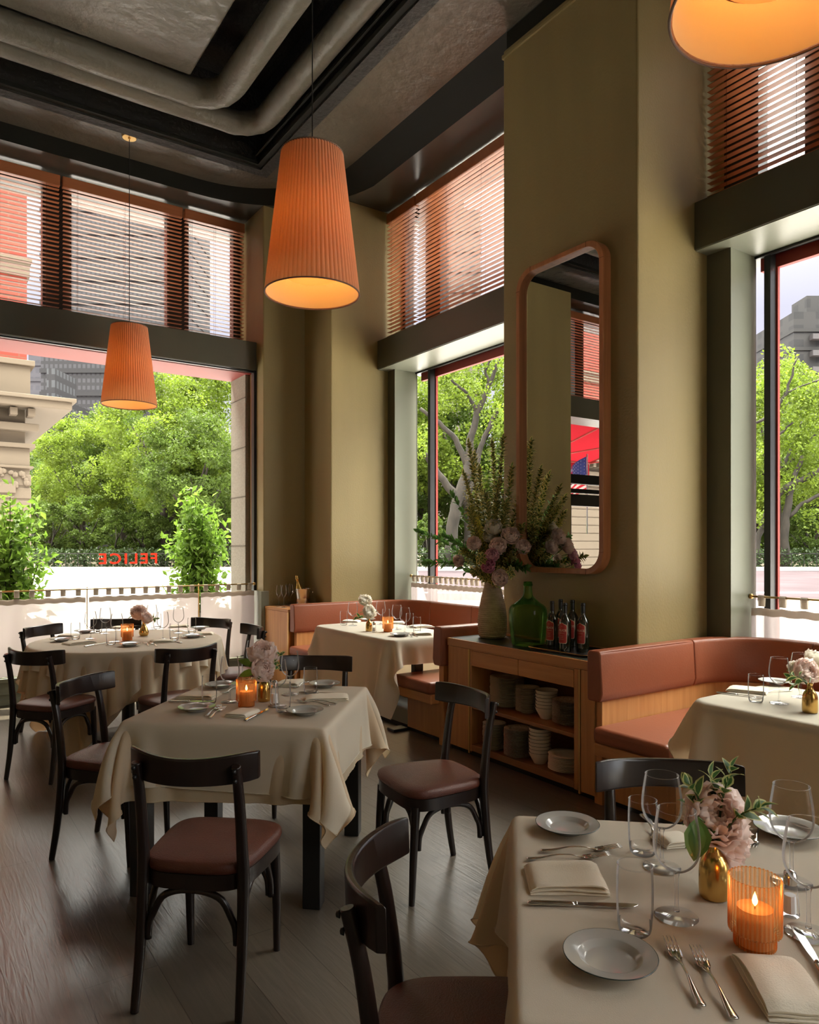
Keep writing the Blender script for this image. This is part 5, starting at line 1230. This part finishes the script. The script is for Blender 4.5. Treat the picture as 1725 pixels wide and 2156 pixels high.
# ------------------------------------------------------------------ on the sideboard
ZS=.8085
CLAY=mat('ribbed_clay',(.44,.33,.23),.85,bump=.5,bscale=60,col2=(.62,.49,.36),vscale=(14,14,40))
vb=at(1037,1342,ZS); o=thing('ribbed_clay_vase','tall ribbed clay vase on the left end of the oak sideboard','vase',vb)
pr=[(v.x,v.z) for v in spline([(0,0,0),(.085,0,0),(.098,0,.01),(.104,0,.06),(.106,0,.13),(.098,0,.21),(.081,0,.29),(.064,0,.36),(.057,0,.405)],10)]
pr=[(r+(.0016*math.sin(z*2*PI/.0145)if z>.01 else 0),z) for r,z in pr]; pr2=[]
for i in range(len(pr)-1):
    for q in range(3):
        t=q/3; r=pr[i][0]+(pr[i+1][0]-pr[i][0])*t; z=pr[i][1]+(pr[i+1][1]-pr[i][1])*t; pr2.append((r,z))
base=[(v.x,v.z) for v in spline([(.098,0,.01),(.104,0,.06),(.106,0,.13),(.098,0,.21),(.081,0,.29),(.064,0,.36),(.057,0,.405)],26)]
pr2=[(0,0),(.085,0)]+[(r+.0022*math.sin(z*2*PI/.0145),z) for r,z in base]+[(.050,.40),(.045,.3)]
B().lathe(pr2,44).obj('body',CLAY,o,smooth=True)
mv=vb+Vector((0,0,.40))
tall=[(1060,925,5.2,'tallest gold edged branch in the clay vase, beside the mirror frame'),(1037,935,5.25,'gold edged branch left of the tallest one in the clay vase'),(988,935,5.25,'slim gold edged branch leaning left over the window, clay vase'),(978,1000,5.15,'gold edged branch at the left of the clay vase arrangement'),(1078,985,5.12,'gold edged branch in front of the mirror frame'),(1010,990,5.1,'full gold edged branch in the middle of the clay vase arrangement'),(1050,1020,5.0,'gold edged branch behind the upper peonies'),(1095,1040,5.25,'gold edged branch leaning towards the mirror'),(1080,1175,5.1,'short gold edged branch at the right of the clay vase'),(975,1160,5.1,'short gold edged branch drooping left of the peonies'),(1000,1205,5.05,'low gold edged branch at the vase mouth, left'),(1085,1130,5.2,'gold edged branch beside the mirror corner'),(1000,960,5.3,'thin gold edged branch between the slim left one and the centre'),(1022,1040,4.98,'gold edged branch standing directly above the yellow plumes'),(1066,1060,5.0,'gold edged branch directly above the large right peony'),(990,1075,5.0,'gold edged branch beside the lower yellow plume'),(1100,1110,5.15,'gold edged branch spreading right across the mirror frame'),(1012,1175,4.85,'gold edged twig between the two lowest left peonies'),(1075,1205,4.9,'gold edged twig right of the lowest peony')]
for i,(x,y,dd,lb) in enumerate(tall):
    e=far_at(x,y,dd); h=(e-mv).length; n=int(30+h*95); mid=mv.lerp(e,.5)+Vector((0,0,.02)); sprig(lb,[mv+Vector((.012*math.cos(i),.012*math.sin(i),-.03)),mid+RX*(.02*math.sin(i*2)),e],n,.070,.042,[VG2,VE],seed=i+200,start=.22,spread=1.7,group='gold edged branches in the clay vase')
for i,(x,y,dd,lb) in enumerate([(885,1120,5.1,'long leafy branch reaching far left from the clay vase'),(900,1185,5.0,'low leafy branch reaching left, below the long one'),(955,1045,5.1,'leafy branch rising left of the yellow flowers'),(940,1130,5.0,'leafy branch between the long left one and the peonies'),(1105,1195,5.0,'green branch below the mirror edge in the clay vase'),(1120,1140,5.3,'thin leafy twig crossing the mirror edge')]):
    e=far_at(x,y,dd); mid=mv.lerp(e,.55)+Vector((0,0,.05)); sprig(lb,[mv+Vector((0,0,-.03)),mid,e],24,.085,.043,[GL,GL],seed=i+300,start=.3,spread=.7,group='plain green branches in the clay vase')
for i,(x,y,R0,col,dd,lb) in enumerate([(1040,1108,.058,'ivory',5.05,'topmost ivory peony of the clay vase'),(1076,1126,.060,'blush',4.98,'large blush peony at the right top of the clay vase'),(998,1143,.050,'blush',5.0,'blush peony at the left of the clay vase group'),(1049,1148,.057,'blush',4.93,'blush peony in the centre of the clay vase group'),(1036,1168,.047,'pink',4.90,'pink peony under the central blush one'),(1028,1190,.048,'rose',4.88,'deep pink peony, darkest in the clay vase'),(1053,1216,.055,'blush',4.88,'lowest blush peony hanging over the clay vase rim'),(1103,1150,.052,'blush',5.02,'half hidden blush peony beside the mirror frame'),(965,1180,.042,'blush',5.05,'small blush peony at the far left of the clay vase'),(1030,1126,.046,'ivory',5.1,'ivory peony behind the topmost ones of the clay vase')]):
    c=far_at(x,y,dd); peony(lb,c,R0,col,mv+Vector((0,0,-.02)),400+i,Vector((c-mv).x*1.2-.45 if True else 0,(c-mv).y-.5,.25)if False else ((c-mv)*1.6+Vector((-.35,-.45,.05))),2)
for k,(x,y) in enumerate(((1008,1100),(985,1050))):
    o=thing('goldenrod',('feathery yellow goldenrod plume left of the top peony','taller yellow goldenrod plume above the other, clay vase')[k],'flower',mv,group='yellow plumes in the clay vase'); e=far_at(x,y,5.02)-mv; B().tube([(0,0,-.03),e*.5,e],.002,5).obj('stem',STEMM,o); b=B(); rn=random.Random(k)
    for i in range(240):
        t=rn.uniform(.72,1.08); p=e*t+Vector((rn.gauss(0,.016),rn.gauss(0,.016),rn.gauss(0,.014)))*(1.2-t*.5); r=.003; b.add([p+Vector((r,0,0)),p+Vector((0,r,0)),p+Vector((-r,0,0)),p+Vector((0,-r,0)),p+Vector((0,0,r)),p-Vector((0,0,r))],[(0,1,4),(1,2,4),(2,3,4),(3,0,4),(1,0,5),(2,1,5),(3,2,5),(0,3,5)])
    b.obj('blossoms',YEL,o)
# green demijohn
GG=thin_glass('green_bottle_glass',(.62,.88,.46),.2,.0,.08,(.08,.42,.08))
o=thing('green_demijohn','big green glass demijohn beside the clay vase','bottle',at(1112,1359,ZS))
pr=[(v.x,v.z) for v in spline([(.0,0,.012),(.06,0,.004),(.098,0,.004),(.108,0,.02),(.120,0,.10),(.1265,0,.19),(.127,0,.225),(.115,0,.262),(.075,0,.292),(.042,0,.322),(.030,0,.350),(.026,0,.40),(.0255,0,.413)],5)]
B().lathe(pr,64).obj('body',GG,o,smooth=True); B().lathe([(.0255,.398),(.031,.400),(.0315,.412),(.029,.415),(.029,.424),(.026,.428),(.022,.426),(.022,.40)],36).obj('lip',GG,o,smooth=True)
# tray and wine bottles
TC=at(1205,1369,ZS); o=thing('serving_tray','black serving tray with brass rim under the wine bottles','tray',(3.475,3.20,ZS)); tr=rrect(-.165,-.245,.165,.245,.04)
B().prism(tr,.0005,.006).obj('tray_base',BLACKM,o); B().tube([(x*1.03,y*1.03,.013) for x,y in tr+tr[:1]],.0028,6,cap=False).obj('brass_rim',BRASS,o,smooth=True)
b=B(); n=len(tr); b.add([(x,y,.005) for x,y in tr]+[(x*1.03,y*1.03,.013) for x,y in tr],[(i,(i+1)%n,(i+1)%n+n,i+n) for i in range(n)]); b.obj('tray_lip',BLACKM,o)
def mk_bottle():
    o=thing('wine_bottle','','bottle',group='wine bottles on the tray')
    DG=mat('dark_wine_glass',(.010,.012,.006),.06,spec=.8,coat=.5); RL=mat('red_wine_label',(.42,.035,.03),.5); CL=mat('cream_label_border',(.75,.62,.45),.5)
    pr=[(v.x,v.z) for v in spline([(0,0,.004),(.034,0,.0),(.0372,0,.008),(.0375,0,.05),(.0375,0,.17),(.0365,0,.19),(.026,0,.212),(.016,0,.228),(.0138,0,.25),(.0135,0,.292)],4)]
    B().lathe(pr,36).obj('body',DG,o,smooth=True); B().lathe([(.0142,.24),(.0144,.300),(.013,.304),(0,.304)],24).obj('capsule',BLACKM,o,smooth=True,angle=50); B().lathe([(.0142,.286),(.0158,.287),(.0158,.294),(.0142,.295)],24).obj('lip_ring',BLACKM,o,smooth=True)
    def lab(w_,z0,z1,r,name,m,crest):
        v=[];f=[]; n=28
        for i in range(n+1):
            u=-1+2*i/n; a=u*w_; e=abs(u); top=z1-(.008*max(0,(e-.45)/.55)**.6 if e>.45 else 0)-(.010*max(0,(e-.86)/.14)**2)+(crest*.006*(.5+.5*math.cos(e/.45*PI)) if e<.45 else 0); bot=z0+.010*max(0,(e-.80)/.20)**2
            for z in (bot,top): v.append((r*math.cos(a),r*math.sin(a),z))
        for i in range(n): f.append((2*i,2*i+2,2*i+3,2*i+1))
        return B().add(v,f).obj(name,m,o,smooth=True)
    lab(.86,.052,.176,.0378,'label_border',CL,1); lb_=lab(.80,.0548,.1730,.0381,'label',RL,1)
    def wrap(s,size,z,m,name):
        v,f=text_mesh(s,size,space=1.12,bold=.0003); w_=max(p[0] for p in v); B().add([(.0384*math.cos((p[0]-w_/2)/.0384),.0384*math.sin((p[0]-w_/2)/.0384),z+p[1]) for p in v],f).obj(name,m,lb_)
    wrap('FELICE',.0178,.128,CL,'label_name'); 
    v=[];b=B()
    for z,h in ((.116,.55),(.098,.35),(.088,.3),(.078,.35),(.158,.12)):
        for sg in (-1,):
            q=[]
            for i in range(9): a=-h/1.2+2*h/1.2*i/8; q+=[(.0384*math.cos(a),.0384*math.sin(a),z),(.0384*math.cos(a),.0384*math.sin(a),z+.0012)]
            b.add(q,[(2*i,2*i+2,2*i+3,2*i+1) for i in range(8)])
    b.obj('label_small_print',CL,lb_); return o
bot=reg('b',mk_bottle)
for x,y,l in ((1163,1364,'leftmost wine bottle on the tray, red label'),(1190,1371,'frontmost wine bottle on the tray'),(1228,1372,'rightmost wine bottle on the tray'),(1181,1357,'wine bottle behind the leftmost two on the tray'),(1206,1360,'wine bottle behind, between the front and right ones')):
    bot(l,at(x,y,ZS+.0065),R(192))
# crockery stacks inside the sideboard
def mk_big(r=.118,h=.020,m=CERAM):
    s=r/.0803
    return lambda: None
def stack(kind,cx,cy,z0,n,r,step,noun,where,mats=CERAM,bowl=False,seed=0):
    rn=random.Random(seed); P_=at(cx,cy,z0)
    o=None; names={'dinner_plate':'plate','dessert_plate':'plate','patterned_plate':'plate','nesting_bowl':'bowl'}
    for k in range(n):
        ordn='lowest' if k==0 else ('topmost' if k==n-1 else ('%s from the bottom'%['','second','third','fourth','fifth','sixth','seventh','eighth','ninth','tenth','eleventh','twelfth','thirteenth','fourteenth','fifteenth','sixteenth','seventeenth','eighteenth','nineteenth','twentieth','twenty-first','twenty-second','twenty-third'][k]))
        lab='%s %s of %s'%(noun,ordn,where)
        loc=(P_.x+rn.uniform(-.0018,.0018),P_.y+rn.uniform(-.0018,.0018),z0+k*step+.0005)
        if o is None:
            o=thing(kind,lab,names[kind],loc,group=where)
            if bowl:
                B().lathe([(0,0),(r*.52,0),(r*.60,.012),(r*.93,.056),(r,.0735),(r*1.0,.0745),(r*.975,.0745),(r*.90,.056),(r*.55,.014),(0,.01)],36).obj('bowl_body',mats,o,smooth=True,angle=60)
                B().tube([(r*.995*math.cos(i*PI/20),r*.995*math.sin(i*PI/20),.0742) for i in range(41)],.001,4,cap=False).obj('rim_line',RIMM,o)
            else:
                s=r/.0803; B().lathe([(a*s,z*.92) for a,z in PLP],40).obj('dish',CREAMC if mats is CERAM else mats,o,smooth=True,angle=70); B().tube([(r*math.cos(i*PI/20),r*math.sin(i*PI/20),.0186) for i in range(41)],.0005,4,cap=False).obj('rim_line',RIMM,o)
        else: dup(o,lab,loc,rn.uniform(0,6))
US,LS=.3615,.0855
stack('dinner_plate',1068,1486,US,21,.120,.0094,'dinner plate','the tall left stack, upper shelf',seed=1)
stack('dessert_plate',1111,1500,US,17,.080,.0096,'small plate','the narrow stack, upper shelf',seed=2)
stack('nesting_bowl',1151,1512,US,6,.073,.022,'cream bowl','the upper shelf bowl stack',CREAMC,True,3)
stack('patterned_plate',1196,1524,US,18,.098,.0078,'patterned plate','the right stack, upper shelf',PATT,seed=4)
stack('dessert_plate',1041,1577,LS,18,.080,.0096,'small plate','the left stack, lower shelf',seed=5)
stack('patterned_plate',1091,1592,LS,22,.094,.0080,'patterned plate','the middle stack, lower shelf',PATT,seed=6)
stack('nesting_bowl',1137,1606,LS,8,.073,.022,'cream bowl','the lower shelf bowl stack',CREAMC,True,7)
stack('dinner_plate',1195,1622,LS,10,.118,.0096,'dinner plate','the low right stack, lower shelf',seed=8)
# champagne things on the service cabinet
ZC=.8205
def mk_flute():
    o=thing('champagne_flute','','champagne glass',group='tulip flutes on the service cabinet'); B().lathe([(0,0),(.034,0),(.035,.0015),(.012,.004),(.004,.01),(.0032,.05),(.0032,.098),(.006,.104),(0,.106)],24).obj('foot_and_stem',TGLAS,o,smooth=True,angle=60)
    pr=[(v.x,v.z) for v in spline([(.003,0,.104),(.012,0,.118),(.024,0,.145),(.0275,0,.170),(.024,0,.205),(.019,0,.235)],3)]; B().lathe(pr,32).obj('bowl',WGLAS,o,smooth=True); return o
fl=reg('fl',mk_flute)
for x,y,l in ((587,1278,'leftmost tulip flute on the service cabinet'),(598,1279,'front tulip flute, second from left on the cabinet'),(612,1276,'tulip flute closest to the champagne bucket'),(607,1274,'tulip flute at the back of the cabinet group')):
    fl(l,at(x,y,ZC))
bp=Vector((3.52,7.14,ZC)); o=thing('champagne_bucket','polished steel champagne bucket behind the far booth','bucket',bp)
B().lathe([(0,0),(.062,0),(.068,.006),(.078,.09),(.090,.180),(.094,.186),(.094,.190),(.088,.188),(.074,.08),(.06,.01),(0,.008)],44).obj('body',STEEL,o,smooth=True,angle=50)
for s in (-1,1):
    B().lathe([(0,-.012),(.008,-.010),(.0115,0),(.008,.010),(0,.012)],16,(RX.x*s*.108,RX.y*s*.108,.150)).obj('knob',STEEL,o,smooth=True)
o=thing('champagne_bottle','champagne bottle with gold foil neck leaning in the steel bucket','bottle',bp+Vector((-.02,.0,.07))); o.rotation_euler=(R(4),R(-14),0)
B().lathe([(0,0),(.03,0),(.04,.01),(.042,.08),(.038,.13),(.02,.17),(.016,.19)],28).obj('body',MATS['dark_wine_glass'],o,smooth=True)
B().lathe([(.0405,.10),(.039,.13),(.021,.17),(.0165,.20),(.0155,.225),(.019,.228),(.019,.242),(.016,.247),(.017,.262),(.012,.272),(0,.274)],28).obj('foil_neck',GOLD,o,smooth=True)
